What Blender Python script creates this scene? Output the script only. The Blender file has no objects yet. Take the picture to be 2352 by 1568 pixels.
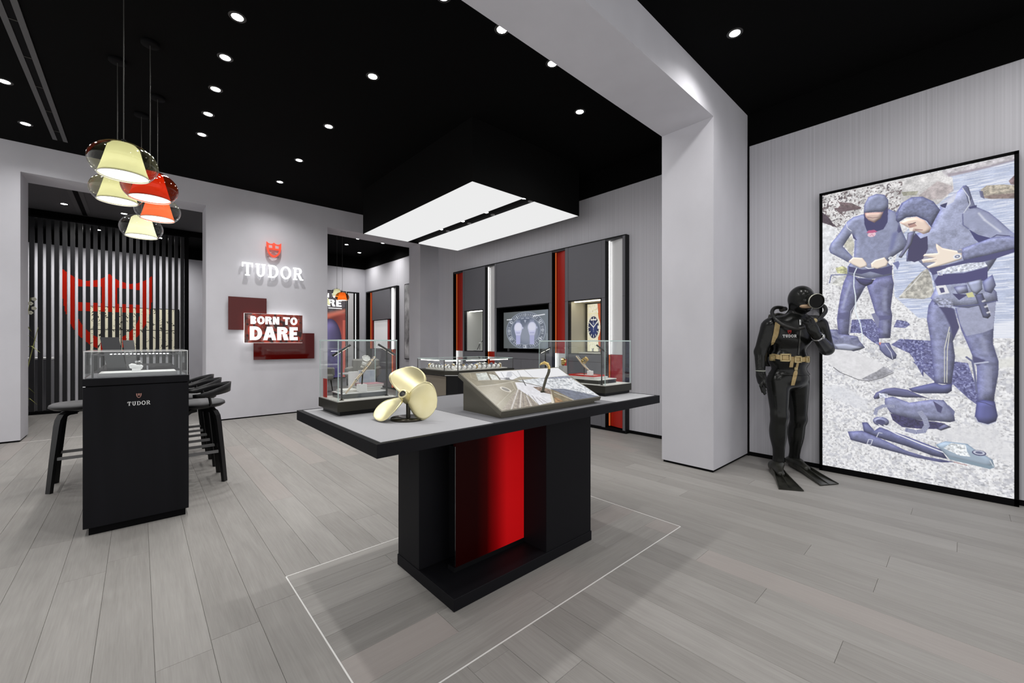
import bpy, bmesh, math, random
import numpy as np
from mathutils import Vector, Matrix

random.seed(7); np.random.seed(7)
SC = bpy.context.scene
COL = SC.collection
PI = math.pi

# ------------------------------------------------------------------ camera
F, CX, CY, EYE = 943.6, 1176.0, 786.0, 1.27        # focal length and horizon in a 2352 x 1568 frame
TH = math.radians(47.755)
CT, ST = math.cos(TH), math.sin(TH)
cam = bpy.data.cameras.new('camera'); camo = bpy.data.objects.new('camera', cam); COL.objects.link(camo)
cam.sensor_fit = 'HORIZONTAL'; cam.sensor_width = 36.0; cam.lens = 36.0 * F / 2352.0
cam.shift_y = (CY - 784.0) / 2352.0; cam.clip_start = 0.02; cam.clip_end = 100
camo.location = (0, 0, EYE); camo.rotation_euler = (PI / 2, 0, TH - PI / 2)
SC.camera = camo

# ------------------------------------------------------------------ world: the evenly lit mall outside the open shop front
w = bpy.data.worlds.new('mall'); SC.world = w; w.use_nodes = True
w.node_tree.nodes['Background'].inputs[0].default_value = (1.0, 0.99, 0.985, 1)
w.node_tree.nodes['Background'].inputs[1].default_value = 1.02
SC.view_settings.view_transform = 'Standard'; SC.view_settings.look = 'None'
SC.view_settings.exposure = 0.0; SC.view_settings.gamma = 1.0
try: SC.view_settings.use_curve_mapping = False
except Exception: pass
SC.cycles.max_bounces = 10; SC.cycles.transparent_max_bounces = 32; SC.cycles.glossy_bounces = 4
SC.cycles.sample_clamp_indirect = 4.0; SC.cycles.caustics_reflective = False; SC.cycles.caustics_refractive = False
SC.cycles.use_denoising = True
SPOT_W = 46.0            # watts of one recessed ceiling spot

# ------------------------------------------------------------------ helpers
def lin(c):
    return tuple(((v / 255.) / 12.92 if v / 255. <= .04045 else ((v / 255. + .055) / 1.055) ** 2.4) for v in c)

def ray(px, py):
    l = (px - CX) / F
    return np.array([CT + l * ST, ST - l * CT, -(py - CY) / F])

def on_x(px, py, x):
    r = ray(px, py); p = r * (x / r[0]); return (p[0], p[1], p[2] + EYE)

def on_y(px, py, y):
    r = ray(px, py); p = r * (y / r[1]); return (p[0], p[1], p[2] + EYE)

def on_z(px, py, z=0.0):
    r = ray(px, py); p = r * ((z - EYE) / r[2]); return (p[0], p[1], z)

MATS = {}
def mat(name, col=(.5, .5, .5), rough=.5, metal=0., emit=None, estr=0., spec=.5, noise=None, bump=0., bscale=200., coat=0.):
    """noise = (scale, colour2, stretch xyz) : procedural colour variation in object space"""
    if name in MATS: return MATS[name]
    m = bpy.data.materials.new(name); m.use_nodes = True; MATS[name] = m
    nt = m.node_tree; b = nt.nodes['Principled BSDF']
    b.inputs['Base Color'].default_value = (*col, 1); b.inputs['Roughness'].default_value = rough
    b.inputs['Metallic'].default_value = metal; b.inputs['Specular IOR Level'].default_value = spec
    if coat: b.inputs['Coat Weight'].default_value = coat; b.inputs['Coat Roughness'].default_value = .05
    if emit is not None:
        b.inputs['Emission Color'].default_value = (*emit, 1); b.inputs['Emission Strength'].default_value = estr
    if noise or bump:
        tc = nt.nodes.new('ShaderNodeTexCoord'); mp = nt.nodes.new('ShaderNodeMapping')
        nt.links.new(tc.outputs['Object'], mp.inputs[0])
        nz = nt.nodes.new('ShaderNodeTexNoise'); nz.inputs['Detail'].default_value = 5
        nt.links.new(mp.outputs[0], nz.inputs['Vector'])
    if noise:
        sc_, c2, st = noise
        nz.inputs['Scale'].default_value = sc_; mp.inputs['Scale'].default_value = st
        rp = nt.nodes.new('ShaderNodeValToRGB'); rp.color_ramp.elements[0].position = .32; rp.color_ramp.elements[1].position = .68
        rp.color_ramp.elements[0].color = (*col, 1); rp.color_ramp.elements[1].color = (*c2, 1)
        nt.links.new(nz.outputs['Fac'], rp.inputs[0]); nt.links.new(rp.outputs[0], b.inputs['Base Color'])
    if bump:
        n2 = nt.nodes.new('ShaderNodeTexNoise'); n2.inputs['Scale'].default_value = bscale
        nt.links.new(mp.outputs[0], n2.inputs['Vector'])
        bp = nt.nodes.new('ShaderNodeBump'); bp.inputs['Strength'].default_value = bump; bp.inputs['Distance'].default_value = .002
        nt.links.new(n2.outputs['Fac'], bp.inputs['Height']); nt.links.new(bp.outputs[0], b.inputs['Normal'])
    return m

def glass(name, tint=(1, 1, 1), refl=(1, 1, 1), sheen=.5, base=.02, rough=.0):
    """thin pane: clear body with a fresnel sheen"""
    if name in MATS: return MATS[name]
    m = bpy.data.materials.new(name); m.use_nodes = True; MATS[name] = m
    nt = m.node_tree; nt.nodes.clear()
    o = nt.nodes.new('ShaderNodeOutputMaterial'); t = nt.nodes.new('ShaderNodeBsdfTransparent'); g = nt.nodes.new('ShaderNodeBsdfGlossy')
    f = nt.nodes.new('ShaderNodeLayerWeight'); f.inputs[0].default_value = .5; mx = nt.nodes.new('ShaderNodeMixShader')
    pw = nt.nodes.new('ShaderNodeMath'); pw.operation = 'POWER'; pw.inputs[1].default_value = 4.0
    sc_ = nt.nodes.new('ShaderNodeMath'); sc_.operation = 'MULTIPLY_ADD'; sc_.inputs[1].default_value = sheen; sc_.inputs[2].default_value = base
    t.inputs[0].default_value = (*tint, 1); g.inputs[0].default_value = (*refl, 1); g.inputs['Roughness'].default_value = rough
    nt.links.new(f.outputs['Facing'], pw.inputs[0]); nt.links.new(pw.outputs[0], sc_.inputs[0]); nt.links.new(sc_.outputs[0], mx.inputs[0])
    nt.links.new(t.outputs[0], mx.inputs[1]); nt.links.new(g.outputs[0], mx.inputs[2])
    nt.links.new(mx.outputs[0], o.inputs[0])
    return m

def emis(name, col, s):
    if name in MATS: return MATS[name]
    m = bpy.data.materials.new(name); m.use_nodes = True; MATS[name] = m
    nt = m.node_tree; nt.nodes.clear()
    o = nt.nodes.new('ShaderNodeOutputMaterial'); e = nt.nodes.new('ShaderNodeEmission')
    e.inputs[0].default_value = (*col, 1); e.inputs[1].default_value = s
    nt.links.new(e.outputs[0], o.inputs[0]); return m

def link(o, parent=None):
    COL.objects.link(o)
    if parent is not None: o.parent = parent
    return o

def tag(o, label, cat, group=None, kind=None):
    if label: o['label'] = label
    if cat: o['category'] = cat
    if group: o['group'] = group
    if kind: o['kind'] = kind
    return o

def thing(name, label, cat, loc=(0, 0, 0), rz=0., group=None):
    o = bpy.data.objects.new(name, None); o.empty_display_size = .05; COL.objects.link(o)
    o.location = loc; o.rotation_euler = (0, 0, rz)
    return tag(o, label, cat, group)

class MB:
    """collects faces; build() links them as one mesh object"""
    def __init__(s): s.v = []; s.f = []; s.sm = []
    def add(s, vs, fs, smooth=False):
        n = len(s.v); s.v += [tuple(v) for v in vs]; s.f += [tuple(i + n for i in f) for f in fs]; s.sm += [smooth] * len(fs); return s
    def box(s, x0, x1, y0, y1, z0, z1, c=0.):
        x0, x1 = min(x0, x1), max(x0, x1); y0, y1 = min(y0, y1), max(y0, y1); z0, z1 = min(z0, z1), max(z0, z1)
        if c <= 0:
            v = [(x, y, z) for z in (z0, z1) for y in (y0, y1) for x in (x0, x1)]
            return s.add(v, [(0, 2, 3, 1), (4, 5, 7, 6), (0, 1, 5, 4), (1, 3, 7, 5), (3, 2, 6, 7), (2, 0, 4, 6)])
        bm = bmesh.new(); bmesh.ops.create_cube(bm, size=1)
        for v in bm.verts: v.co = ((x0 + x1) / 2 + v.co.x * (x1 - x0), (y0 + y1) / 2 + v.co.y * (y1 - y0), (z0 + z1) / 2 + v.co.z * (z1 - z0))
        bmesh.ops.bevel(bm, geom=bm.edges[:], offset=c, segments=1, affect='EDGES')
        bm.verts.index_update()
        s.add([v.co[:] for v in bm.verts], [[v.index for v in f.verts] for f in bm.faces]); bm.free(); return s
    def quad(s, a, b, c, d): return s.add([a, b, c, d], [(0, 1, 2, 3)])
    def prism(s, poly, a, b, axis='z', smooth=False):
        """extrude a 2-D outline along an axis; z:(x,y) x:(y,z) y:(x,z)"""
        def m(p, t): return {'z': (p[0], p[1], t), 'x': (t, p[0], p[1]), 'y': (p[0], t, p[1])}[axis]
        n = len(poly); v = [m(p, a) for p in poly] + [m(p, b) for p in poly]
        s.add(v, [tuple(range(n))[::-1], tuple(range(n, 2 * n))])
        return s.add(v, [(i, (i + 1) % n, n + (i + 1) % n, n + i) for i in range(n)], smooth)
    def tube(s, pts, r, n=10, cap=True, smooth=True, closed=False):
        P = [Vector(p) for p in pts]; m = len(P); R = r if isinstance(r, (list, tuple)) else [r] * m
        t0 = (P[1] - P[0]).normalized(); up = Vector((0, 0, 1)) if abs(t0.z) < .9 else Vector((1, 0, 0))
        nrm = (up - t0 * up.dot(t0)).normalized(); vs = []
        for i in range(m):
            if closed: t = (P[(i + 1) % m] - P[i - 1])
            else: t = (P[min(i + 1, m - 1)] - P[max(i - 1, 0)])
            t = t.normalized() if t.length > 1e-9 else t0
            nrm = (nrm - t * nrm.dot(t))
            nrm = nrm.normalized() if nrm.length > 1e-6 else t.orthogonal().normalized()
            bn = t.cross(nrm)
            for k in range(n):
                a = 2 * PI * k / n; vs.append(P[i] + (nrm * math.cos(a) + bn * math.sin(a)) * R[i])
        fs = []
        for i in range(m if closed else m - 1):
            j = (i + 1) % m
            for k in range(n): fs.append((i * n + k, i * n + (k + 1) % n, j * n + (k + 1) % n, j * n + k))
        s.add(vs, fs, smooth)
        if cap and not closed:
            s.add(vs[:n], [tuple(range(n))[::-1]]); s.add(vs[-n:], [tuple(range(n))])
        return s
    def lathe(s, prof, n=24, c=(0, 0, 0), axis=(0, 0, 1), smooth=True):
        ax = Vector(axis).normalized(); u = ax.orthogonal().normalized(); w_ = ax.cross(u); C = Vector(c); vs = []
        for r, z in prof:
            for k in range(n):
                a = 2 * PI * k / n; vs.append(C + ax * z + (u * math.cos(a) + w_ * math.sin(a)) * r)
        fs = [(i * n + k, i * n + (k + 1) % n, (i + 1) * n + (k + 1) % n, (i + 1) * n + k) for i in range(len(prof) - 1) for k in range(n)]
        return s.add(vs, fs, smooth)
    def disc(s, c, r, n=24, axis=(0, 0, 1), t=.002):
        return s.lathe([(0.0001, 0), (r, 0), (r, t), (0.0001, t)], n, c, axis, smooth=False)
    def ell(s, c, r, n=16, m=10, rot=None):
        vs = []
        for i in range(m + 1):
            th = PI * i / m
            for k in range(n):
                a = 2 * PI * k / n
                p = Vector((r[0] * math.sin(th) * math.cos(a), r[1] * math.sin(th) * math.sin(a), r[2] * math.cos(th)))
                if rot is not None: p = rot @ p
                vs.append(Vector(c) + p)
        fs = [(i * n + k, (i + 1) * n + k, (i + 1) * n + (k + 1) % n, i * n + (k + 1) % n) for i in range(m) for k in range(n)]
        return s.add(vs, fs, True)
    def xform(s, M):
        s.v = [tuple(M @ Vector(v)) for v in s.v]; return s
    def mesh(s, name, m=None):
        me = bpy.data.meshes.new(name); me.from_pydata(s.v, [], s.f)
        me.polygons.foreach_set('use_smooth', s.sm)
        if m is not None: me.materials.append(m)
        me.validate(); me.update(); return me
    def build(s, name, m, parent=None, kind=None, label=None):
        o = bpy.data.objects.new(name, s.mesh(name, m)); link(o, parent)
        if kind: o['kind'] = kind
        if label: o['label'] = label
        return o

def obj(name, me, parent=None, loc=None, rz=None):
    o = bpy.data.objects.new(name, me); link(o, parent)
    if loc: o.location = loc
    if rz is not None: o.rotation_euler = (0, 0, rz)
    return o

def copy_tree(o, parent=None):
    c = o.copy(); COL.objects.link(c); c.parent = parent
    for ch in list(o.children): copy_tree(ch, c)
    return c

def struct(name, mb, m, label=None, cat=None, parent=None):
    o = mb.build(name, m, parent)
    if parent is None: o['kind'] = 'structure'; tag(o, label, cat)
    return o

def box(name, m, x0, x1, y0, y1, z0, z1, parent=None, c=0., label=None):
    return MB().box(x0, x1, y0, y1, z0, z1, c).build(name, m, parent, label=label)

# ------------------------------------------------------------------ materials
def wall_mat(name, col, lines=False, mottled=True):
    if name in MATS: return MATS[name]
    m = mat(name, col, .75, spec=.25); nt = m.node_tree; b = nt.nodes['Principled BSDF']
    tc = nt.nodes.new('ShaderNodeTexCoord'); mp = nt.nodes.new('ShaderNodeMapping'); nt.links.new(tc.outputs['Object'], mp.inputs[0])
    nz = nt.nodes.new('ShaderNodeTexNoise'); nz.inputs['Detail'].default_value = 6; nt.links.new(mp.outputs[0], nz.inputs['Vector'])
    if lines:                                            # fine vertical strie of a woven wall covering
        mp.inputs['Scale'].default_value = (1, 60, .015); nz.inputs['Scale'].default_value = 1.0; nz.inputs['Roughness'].default_value = .7
        lo, hi = [c * .83 for c in col], [min(1, c * 1.07) for c in col]
    else:                                                # hand-trowelled plaster
        mp.inputs['Scale'].default_value = (1, 1, .7); nz.inputs['Scale'].default_value = 2.2
        lo, hi = [c * .94 for c in col], [min(1, c * 1.04) for c in col]
    rp = nt.nodes.new('ShaderNodeValToRGB'); rp.color_ramp.elements[0].position = .3; rp.color_ramp.elements[1].position = .7
    rp.color_ramp.elements[0].color = (*lo, 1); rp.color_ramp.elements[1].color = (*hi, 1)
    nt.links.new(nz.outputs['Fac'], rp.inputs[0]); nt.links.new(rp.outputs[0], b.inputs['Base Color'])
    return m

M_WALL = wall_mat('grey_plaster', (.65, .645, .69))
M_LINE = wall_mat('striated_wall_covering', (.65, .645, .69), lines=True)
M_CEIL = mat('black_ceiling_paint', (.0035, .0035, .0036), .9, spec=.05)
M_BLK = mat('black_lacquer', (.006, .006, .007), .4, spec=.2)
M_BLKM = mat('matt_black', (.004, .004, .0045), .8, spec=.08)
M_OAK = mat('black_oak', (.0045, .0045, .006), .55, spec=.14, noise=(9, (.0075, .0075, .010), (1, 1, .08)))
M_CHAR = mat('charcoal_panel', (.155, .155, .172), .5, spec=.3)
M_CHAR2 = mat('dark_charcoal_panel', (.045, .045, .05), .5, spec=.35)
M_WHITE = mat('white_satin', (.8, .8, .8), .45)
M_OFF = mat('off_white_leather', (.72, .70, .66), .6)
M_RED = mat('signal_red_lacquer', (.50, .016, .008), .35)
M_STEEL = mat('polished_steel', (.62, .62, .62), .18, metal=1.)
M_GOLD = mat('yellow_gold', (.75, .55, .22), .2, metal=1.)
M_BRASS = mat('gunmetal', (.035, .033, .026), .38, metal=.4, spec=.3)
M_GLASS = glass('clear_glass', (.985, .995, .992), (1, 1, 1), .45, .018)
M_EDGE = mat('green_glass_edge', (.60, .74, .71), .3)
M_LED = emis('white_led', (1, .98, .96), 9.0)
# ================================================================== the setting
XW, YW, ZC, ZW = 5.08, 8.10, 3.82, 3.47        # right wall, sign wall, ceiling, top of the white walls
YB = 12.24                                      # back wall of the rooms beyond
FRONT_X, FRONT_Y = -3.4, -2.2                   # open shop fronts behind the camera

# ---- floor: grey oak planks, each a part
def plank_mat():
    m = mat('grey_oak_plank', (.3, .29, .28), .55, spec=.3); nt = m.node_tree; b = nt.nodes['Principled BSDF']
    oi = nt.nodes.new('ShaderNodeObjectInfo'); tc = nt.nodes.new('ShaderNodeTexCoord')
    ad = nt.nodes.new('ShaderNodeVectorMath'); ad.operation = 'MULTIPLY_ADD'; ad.inputs[1].default_value = (1, 1, 1)
    cm = nt.nodes.new('ShaderNodeCombineXYZ'); mu = nt.nodes.new('ShaderNodeMath'); mu.operation = 'MULTIPLY'; mu.inputs[1].default_value = 37.
    nt.links.new(oi.outputs['Random'], mu.inputs[0]); nt.links.new(mu.outputs[0], cm.inputs[0]); nt.links.new(mu.outputs[0], cm.inputs[2])
    nt.links.new(tc.outputs['Object'], ad.inputs[0]); nt.links.new(cm.outputs[0], ad.inputs[2])
    mp = nt.nodes.new('ShaderNodeMapping'); mp.inputs['Scale'].default_value = (5.0, .55, 1); nt.links.new(ad.outputs[0], mp.inputs[0])
    n1 = nt.nodes.new('ShaderNodeTexNoise'); n1.inputs['Scale'].default_value = 2.2; n1.inputs['Detail'].default_value = 6; n1.inputs['Distortion'].default_value = 1.6
    nt.links.new(mp.outputs[0], n1.inputs['Vector'])
    wv = nt.nodes.new('ShaderNodeTexWave'); wv.inputs['Scale'].default_value = 2.2; wv.inputs['Distortion'].default_value = 9; wv.inputs['Detail'].default_value = 3
    wv.inputs['Detail Scale'].default_value = 1.2; wv.bands_direction = 'X'; nt.links.new(mp.outputs[0], wv.inputs['Vector'])
    mp2 = nt.nodes.new('ShaderNodeMapping'); mp2.inputs['Scale'].default_value = (60, 2.2, 1); nt.links.new(ad.outputs[0], mp2.inputs[0])
    n2 = nt.nodes.new('ShaderNodeTexNoise'); n2.inputs['Scale'].default_value = 3; n2.inputs['Detail'].default_value = 4; nt.links.new(mp2.outputs[0], n2.inputs['Vector'])
    mp3 = nt.nodes.new('ShaderNodeMapping'); mp3.inputs['Scale'].default_value = (1.1, .5, 1); nt.links.new(ad.outputs[0], mp3.inputs[0])
    n3 = nt.nodes.new('ShaderNodeTexNoise'); n3.inputs['Scale'].default_value = 1.7; nt.links.new(mp3.outputs[0], n3.inputs['Vector'])
    rp = nt.nodes.new('ShaderNodeValToRGB'); e = rp.color_ramp.elements
    e[0].position = .0; e[0].color = (.275, .262, .246, 1); e[1].position = 1.; e[1].color = (.428, .412, .392, 1)
    # value = .5*noise + .22*wave + .28*grain + tint
    def mad(a, k, c=None, cv=0.):
        n = nt.nodes.new('ShaderNodeMath'); n.operation = 'MULTIPLY_ADD'; nt.links.new(a, n.inputs[0]); n.inputs[1].default_value = k
        if c is None: n.inputs[2].default_value = cv
        else: nt.links.new(c, n.inputs[2])
        return n.outputs[0]
    v = mad(n1.outputs['Fac'], .70, None, -.10); v = mad(wv.outputs['Fac'], .07, v); v = mad(n2.outputs['Fac'], .62, v); v = mad(oi.outputs['Random'], .38, v); v = mad(n3.outputs['Fac'], .3, v, 0)
    v = mad(v, 1.0, None, -.53)
    nt.links.new(v, rp.inputs[0])
    mx = nt.nodes.new('ShaderNodeMix'); mx.data_type = 'RGBA'; mx.inputs['B'].default_value = (.37, .325, .307, 1)
    gt = nt.nodes.new('ShaderNodeMath'); gt.operation = 'GREATER_THAN'; gt.inputs[1].default_value = .86; nt.links.new(oi.outputs['Random'], gt.inputs[0])
    hf = nt.nodes.new('ShaderNodeMath'); hf.operation = 'MULTIPLY'; nt.links.new(gt.outputs[0], hf.inputs[0]); nt.links.new(n3.outputs['Fac'], hf.inputs[1])
    nt.links.new(hf.outputs[0], mx.inputs['Factor']); nt.links.new(rp.outputs[0], mx.inputs['A']); nt.links.new(mx.outputs['Result'], b.inputs['Base Color'])
    bp = nt.nodes.new('ShaderNodeBump'); bp.inputs['Strength'].default_value = .12; bp.inputs['Distance'].default_value = .002
    nt.links.new(n2.outputs['Fac'], bp.inputs['Height']); nt.links.new(bp.outputs[0], b.inputs['Normal'])
    return m
M_PLANK = plank_mat()
fl = MB().box(FRONT_X, XW + .6, FRONT_Y, 13.0, -.12, -.014)
floor = struct('floor', fl, mat('dark_subfloor', (.10, .095, .09), .8), 'grey oak plank floor running through the whole shop', 'floor')
PW = .18125; RX0, RX1, RY0, RY1 = .59, .59 + 12 * PW, 1.316, 2.472        # inlaid rectangle around the table
pl_cache = {}
def plank_mesh(wd, ln):
    k = (round(wd, 3), round(ln, 2))
    if k not in pl_cache:
        g = .0004; c = .0012; x, y = wd / 2 - g, ln / 2 - g
        v = [(-x, -y, -.014), (x, -y, -.014), (x, y, -.014), (-x, y, -.014), (-x, -y, -c), (x, -y, -c), (x, y, -c), (-x, y, -c),
             (-x + c, -y + c, 0), (x - c, -y + c, 0), (x - c, y - c, 0), (-x + c, y - c, 0)]
        f = [(0, 1, 5, 4), (1, 2, 6, 5), (2, 3, 7, 6), (3, 0, 4, 7), (4, 5, 9, 8), (5, 6, 10, 9), (6, 7, 11, 10), (7, 4, 8, 11), (8, 9, 10, 11)]
        pl_cache[k] = MB().add(v, f).mesh('plank', M_PLANK)
    return pl_cache[k]
planks = []
def put_plank(xc, yc, wd, ln, turn=False):
    planks.append((xc, yc, wd, ln, turn))
i0 = int(math.floor((FRONT_X - RX0) / PW)); i1 = int(math.ceil((XW + .35 - RX0) / PW))
for i in range(i0, i1):
    xa = RX0 + i * PW; xb = xa + PW
    if xb > XW + .36: continue
    y = FRONT_Y - random.random() * 2.0
    inside = xa > RX0 - .01 and xb < RX1 + .01
    while y < 12.3:
        ln = random.choice((1.45, 1.9, 2.3, 2.3, 2.6)); ya, yb = y, y + ln; y = yb
        segs = [(max(ya, FRONT_Y), min(yb, 12.3))]
        if inside:
            a, b = segs[0]; segs = []
            if a < RY0: segs.append((a, min(b, RY0)))
            if b > RY1: segs.append((max(a, RY1), b))
        for a, b in segs:
            if b - a < .04: continue
            put_plank((xa + xb) / 2, (a + b) / 2, PW, b - a)
rows = [1.316, 1.492, 1.67, 1.85, 2.03, 2.21, 2.33, 2.472]                  # cross-laid boards inside the rectangle
for k in range(len(rows) - 1):
    x = RX0; cuts = [RX0 + c for c in ((.9, 2.0), (.45, 1.55), (1.2,), (.7, 1.75), (1.0,), (.5, 1.6), (1.3,))[k]] + [RX1]
    for cx in cuts:
        put_plank((x + cx) / 2, (rows[k] + rows[k + 1]) / 2, rows[k + 1] - rows[k], cx - x, True); x = cx
def vis(p):
    d = p[0] * CT + p[1] * ST; return d
planks.sort(key=lambda p: (0 if vis(p) > -.3 else 1, math.hypot(p[0], p[1])))
rest = MB()
for n, (xc, yc, wd, ln, turn) in enumerate(planks):
    me = plank_mesh(wd, ln)
    if n < 292:
        o = obj('plank', me, floor, (xc, yc, 0), PI / 2 if turn else 0)
    else:
        rest.box(xc - wd / 2 + .0007, xc + wd / 2 - .0007, yc - ln / 2, yc + ln / 2, -.014, 0)
if rest.v: rest.build('far_planks', M_PLANK, floor, 'stuff')
M_INLAY = mat('white_metal_inlay', (.85, .84, .82), .4, metal=.0)
for nm, a in (('inlay_strip', (RX0 - .003, RX0 + .003, RY0, RY1)), ('inlay_strip', (RX1 - .003, RX1 + .003, RY0, RY1)),
              ('inlay_strip', (RX0, RX1, RY0 - .003, RY0 + .003)), ('inlay_strip', (RX0, RX1, RY1 - .003, RY1 + .003)),
              ('threshold_strip', (-1.12, .79, 8.03, 8.04))):
    box(nm, M_INLAY, *a, -.012, .0012, floor)

# ---- ceiling
cl = MB().box(FRONT_X, XW + .6, FRONT_Y, YW + .25, ZC, ZC + .12)
cl.box(1.7, XW + .6, YW + .25, 13.0, ZC, ZC + .12)
ceiling = struct('ceiling', cl, M_CEIL, 'high ceiling painted black over the shop', 'ceiling')
cl2 = MB().box(-3.4, 1.7, YW + .25, 13.0, 3.62, 3.74)
struct('ceiling_slat_room', cl2, mat('dark_grey_ceiling', (.10, .10, .104), .8), 'dark grey ceiling of the room behind the slatted screen', 'ceiling')
bk = MB().box(-3.4, 1.7, 11.0, 13.0, 3.50, 3.62)
struct('trim_soffit', bk, M_CEIL, 'black dropped soffit above the slatted screen', 'soffit')

# ---- right wall (wall covering) with an opening for the display unit, black band above
UY0, UY1, UZ = 3.155, 7.385, 2.772
wr = MB()
wr.box(XW, XW + .5, FRONT_Y, UY0, .045, ZW); wr.box(XW, XW + .5, UY1, YB + .2, .045, ZW); wr.box(XW, XW + .5, UY0, UY1, UZ, ZW)
struct('wall_right', wr, M_LINE, 'grey wall covered in fine vertical striations', 'wall')
struct('wall_right_upper', MB().box(XW - .012, XW + .5, FRONT_Y, YB + .2, ZW, ZC), M_CEIL, 'black band between the striated wall and the ceiling', 'wall')
bs = MB().box(XW + .002, XW + .1, FRONT_Y, UY0, 0, .045); bs.box(XW + .002, XW + .1, UY1, YB, 0, .045)
struct('baseboard_right', bs, M_BLKM, 'black recessed skirting under the striated wall', 'skirting')
# covering sheets: hairline joints
for k, yj in enumerate((-.9, -.1, .62, 1.45, 2.85, 3.0)):
    pass

# ---- sign wall with two openings
D1 = (-1.12, .79); D2 = (2.64, 4.61); T = .50; OPEN_Z = 3.45
wl = MB()
for xa, xb in ((FRONT_X, D1[0]), (D1[1], D2[0]), (D2[1], XW)): wl.box(xa, xb, YW, YW + T, .022, ZC)
for xa, xb in (D1, D2): wl.box(xa, xb, YW, YW + T, OPEN_Z, ZC)
struct('wall_sign', wl, M_WALL, 'light grey plaster wall with two tall openings and the sign', 'wall')
bl = MB()
for xa, xb in ((FRONT_X, D1[0]), (D1[1], D2[0]), (D2[1], XW)): bl.box(xa + .01, xb - .01, YW + .012, YW + T - .012, 0, .022)
struct('baseboard_sign', bl, M_BLKM, 'thin black shadow gap under the plaster wall', 'skirting')

# ---- portal: pier and beam
px0, py0, py1 = 4.135, 1.64, 2.172
pt = MB().box(px0, XW - .004, py0, py1, .024, ZW - .003); pt.box(FRONT_X, XW - .004, py0, py1, ZW - .003, ZC)
struct('wall_portal', pt, M_WALL, 'grey plaster portal: square pier by the wall and the beam it carries', 'portal')
struct('baseboard_portal', MB().box(px0 + .012, XW, py0 + .012, py1 - .012, 0, .024), M_BLKM, 'thin black shadow gap under the portal pier', 'skirting')

struct('trim_1', MB().box(XW - .016, XW, py0 - .016, py0 - .001, 0, ZW), M_BLKM, 'thin black vertical shadow gap between pier and striated wall', 'trim')

# ---- rooms beyond the openings
wb = MB().box(-3.4, 1.65, YB, YB + .2, 0, 3.22); wb.box(1.75, XW, YB, YB + .2, 0, ZW)
struct('wall_back', wb, M_WALL, 'light grey back wall seen through the openings', 'wall')
wbu = MB().box(-3.4, 1.65, YB - .012, YB + .2, 3.22, 3.62); wbu.box(1.75, XW, YB - .012, YB + .2, ZW, ZC)
struct('wall_back_upper', wbu, M_CEIL, 'black band above the back wall', 'wall')
struct('wall_partition', MB().box(1.65, 1.75, YW + T, YB + .2, 0, ZC), M_WALL, 'grey partition between the two rooms beyond', 'wall')
struct('wall_left_far', MB().box(-3.4, -3.2, YW + T, YB + .2, 0, 3.62), M_WALL, 'light grey side wall of the room behind the slatted screen', 'wall')

# ---- recessed ceiling spots
M_TRIM = mat('black_spot_trim', (.03, .03, .03), .5)
M_LENS = emis('spot_lens', (1, .985, .96), 34.)
dl_trim = MB().lathe([(.040, -.001), (.057, -.004), (.061, 0.0)], 28).mesh('trim_ring', M_TRIM)
dl_lens = MB().lathe([(.0005, .001), (.040, .001)], 24, smooth=False).mesh('lens', M_LENS)
def downlight(x, y, z, label, group, watts=SPOT_W, angle=150, blend=1.):
    t = thing('downlight', label, 'spotlight', (x, y, z), 0, group)
    tr = obj('trim_ring', dl_trim, t); tr.location = (0, 0, -.001)
    le = obj('lens', dl_lens, t); le.location = (0, 0, -.004)
    if watts:
        ld = bpy.data.lights.new('spot', 'SPOT'); ld.energy = watts; ld.spot_size = math.radians(angle); ld.spot_blend = blend
        ld.shadow_soft_size = .05; ld.color = (1, .985, .965)
        lo = bpy.data.objects.new('spot_beam', ld); link(lo, t); lo.location = (0, 0, -.02)
    return t
rowA = [3.832, 4.45, 5.07, 5.68, 6.29]; rowB = [3.815, 5.046, 6.263, 7.314]
for k, y in enumerate(rowA):
    downlight(.572, y, ZC, ['nearest', 'second', 'middle', 'fourth', 'farthest'][k] + ' ceiling spot in the row of five beside the pendant lamps', 'row of five ceiling spots', SPOT_W * (.62, .8, 1.0, 1.3, 1.6)[k])
for k, y in enumerate(rowB):
    downlight(1.66, y, ZC, ['nearest', 'second', 'third', 'farthest'][k] + ' ceiling spot in the row of four left of the light box', 'row of four ceiling spots', SPOT_W * (.62, .9, 1.3, 1.5)[k])
downlight(2.19, 2.535, ZC, 'ceiling spot half hidden by the plaster beam, nearest the camera', 'spots along the beam', SPOT_W * .62)
downlight(2.80, 2.535, ZC, 'ceiling spot beside the plaster beam with bright starry glow', 'spots along the beam', SPOT_W * .62)
downlight(3.61, 2.86, ZC, 'ceiling spot between the pier and the light box', 'spots along the beam', SPOT_W * 1.1)
downlight(3.64, 1.273, ZC, 'lone ceiling spot right of the beam above the diver', 'spots right of the beam')
downlight(-.975, 6.31, ZC, 'ceiling spot at the left edge beside the ceiling slot', 'spots left of the slot', SPOT_W * 1.12)
downlight(-.98, 7.366, ZC, 'ceiling spot near the left opening beside the ceiling slot', 'spots left of the slot', SPOT_W * 1.12)
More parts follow.
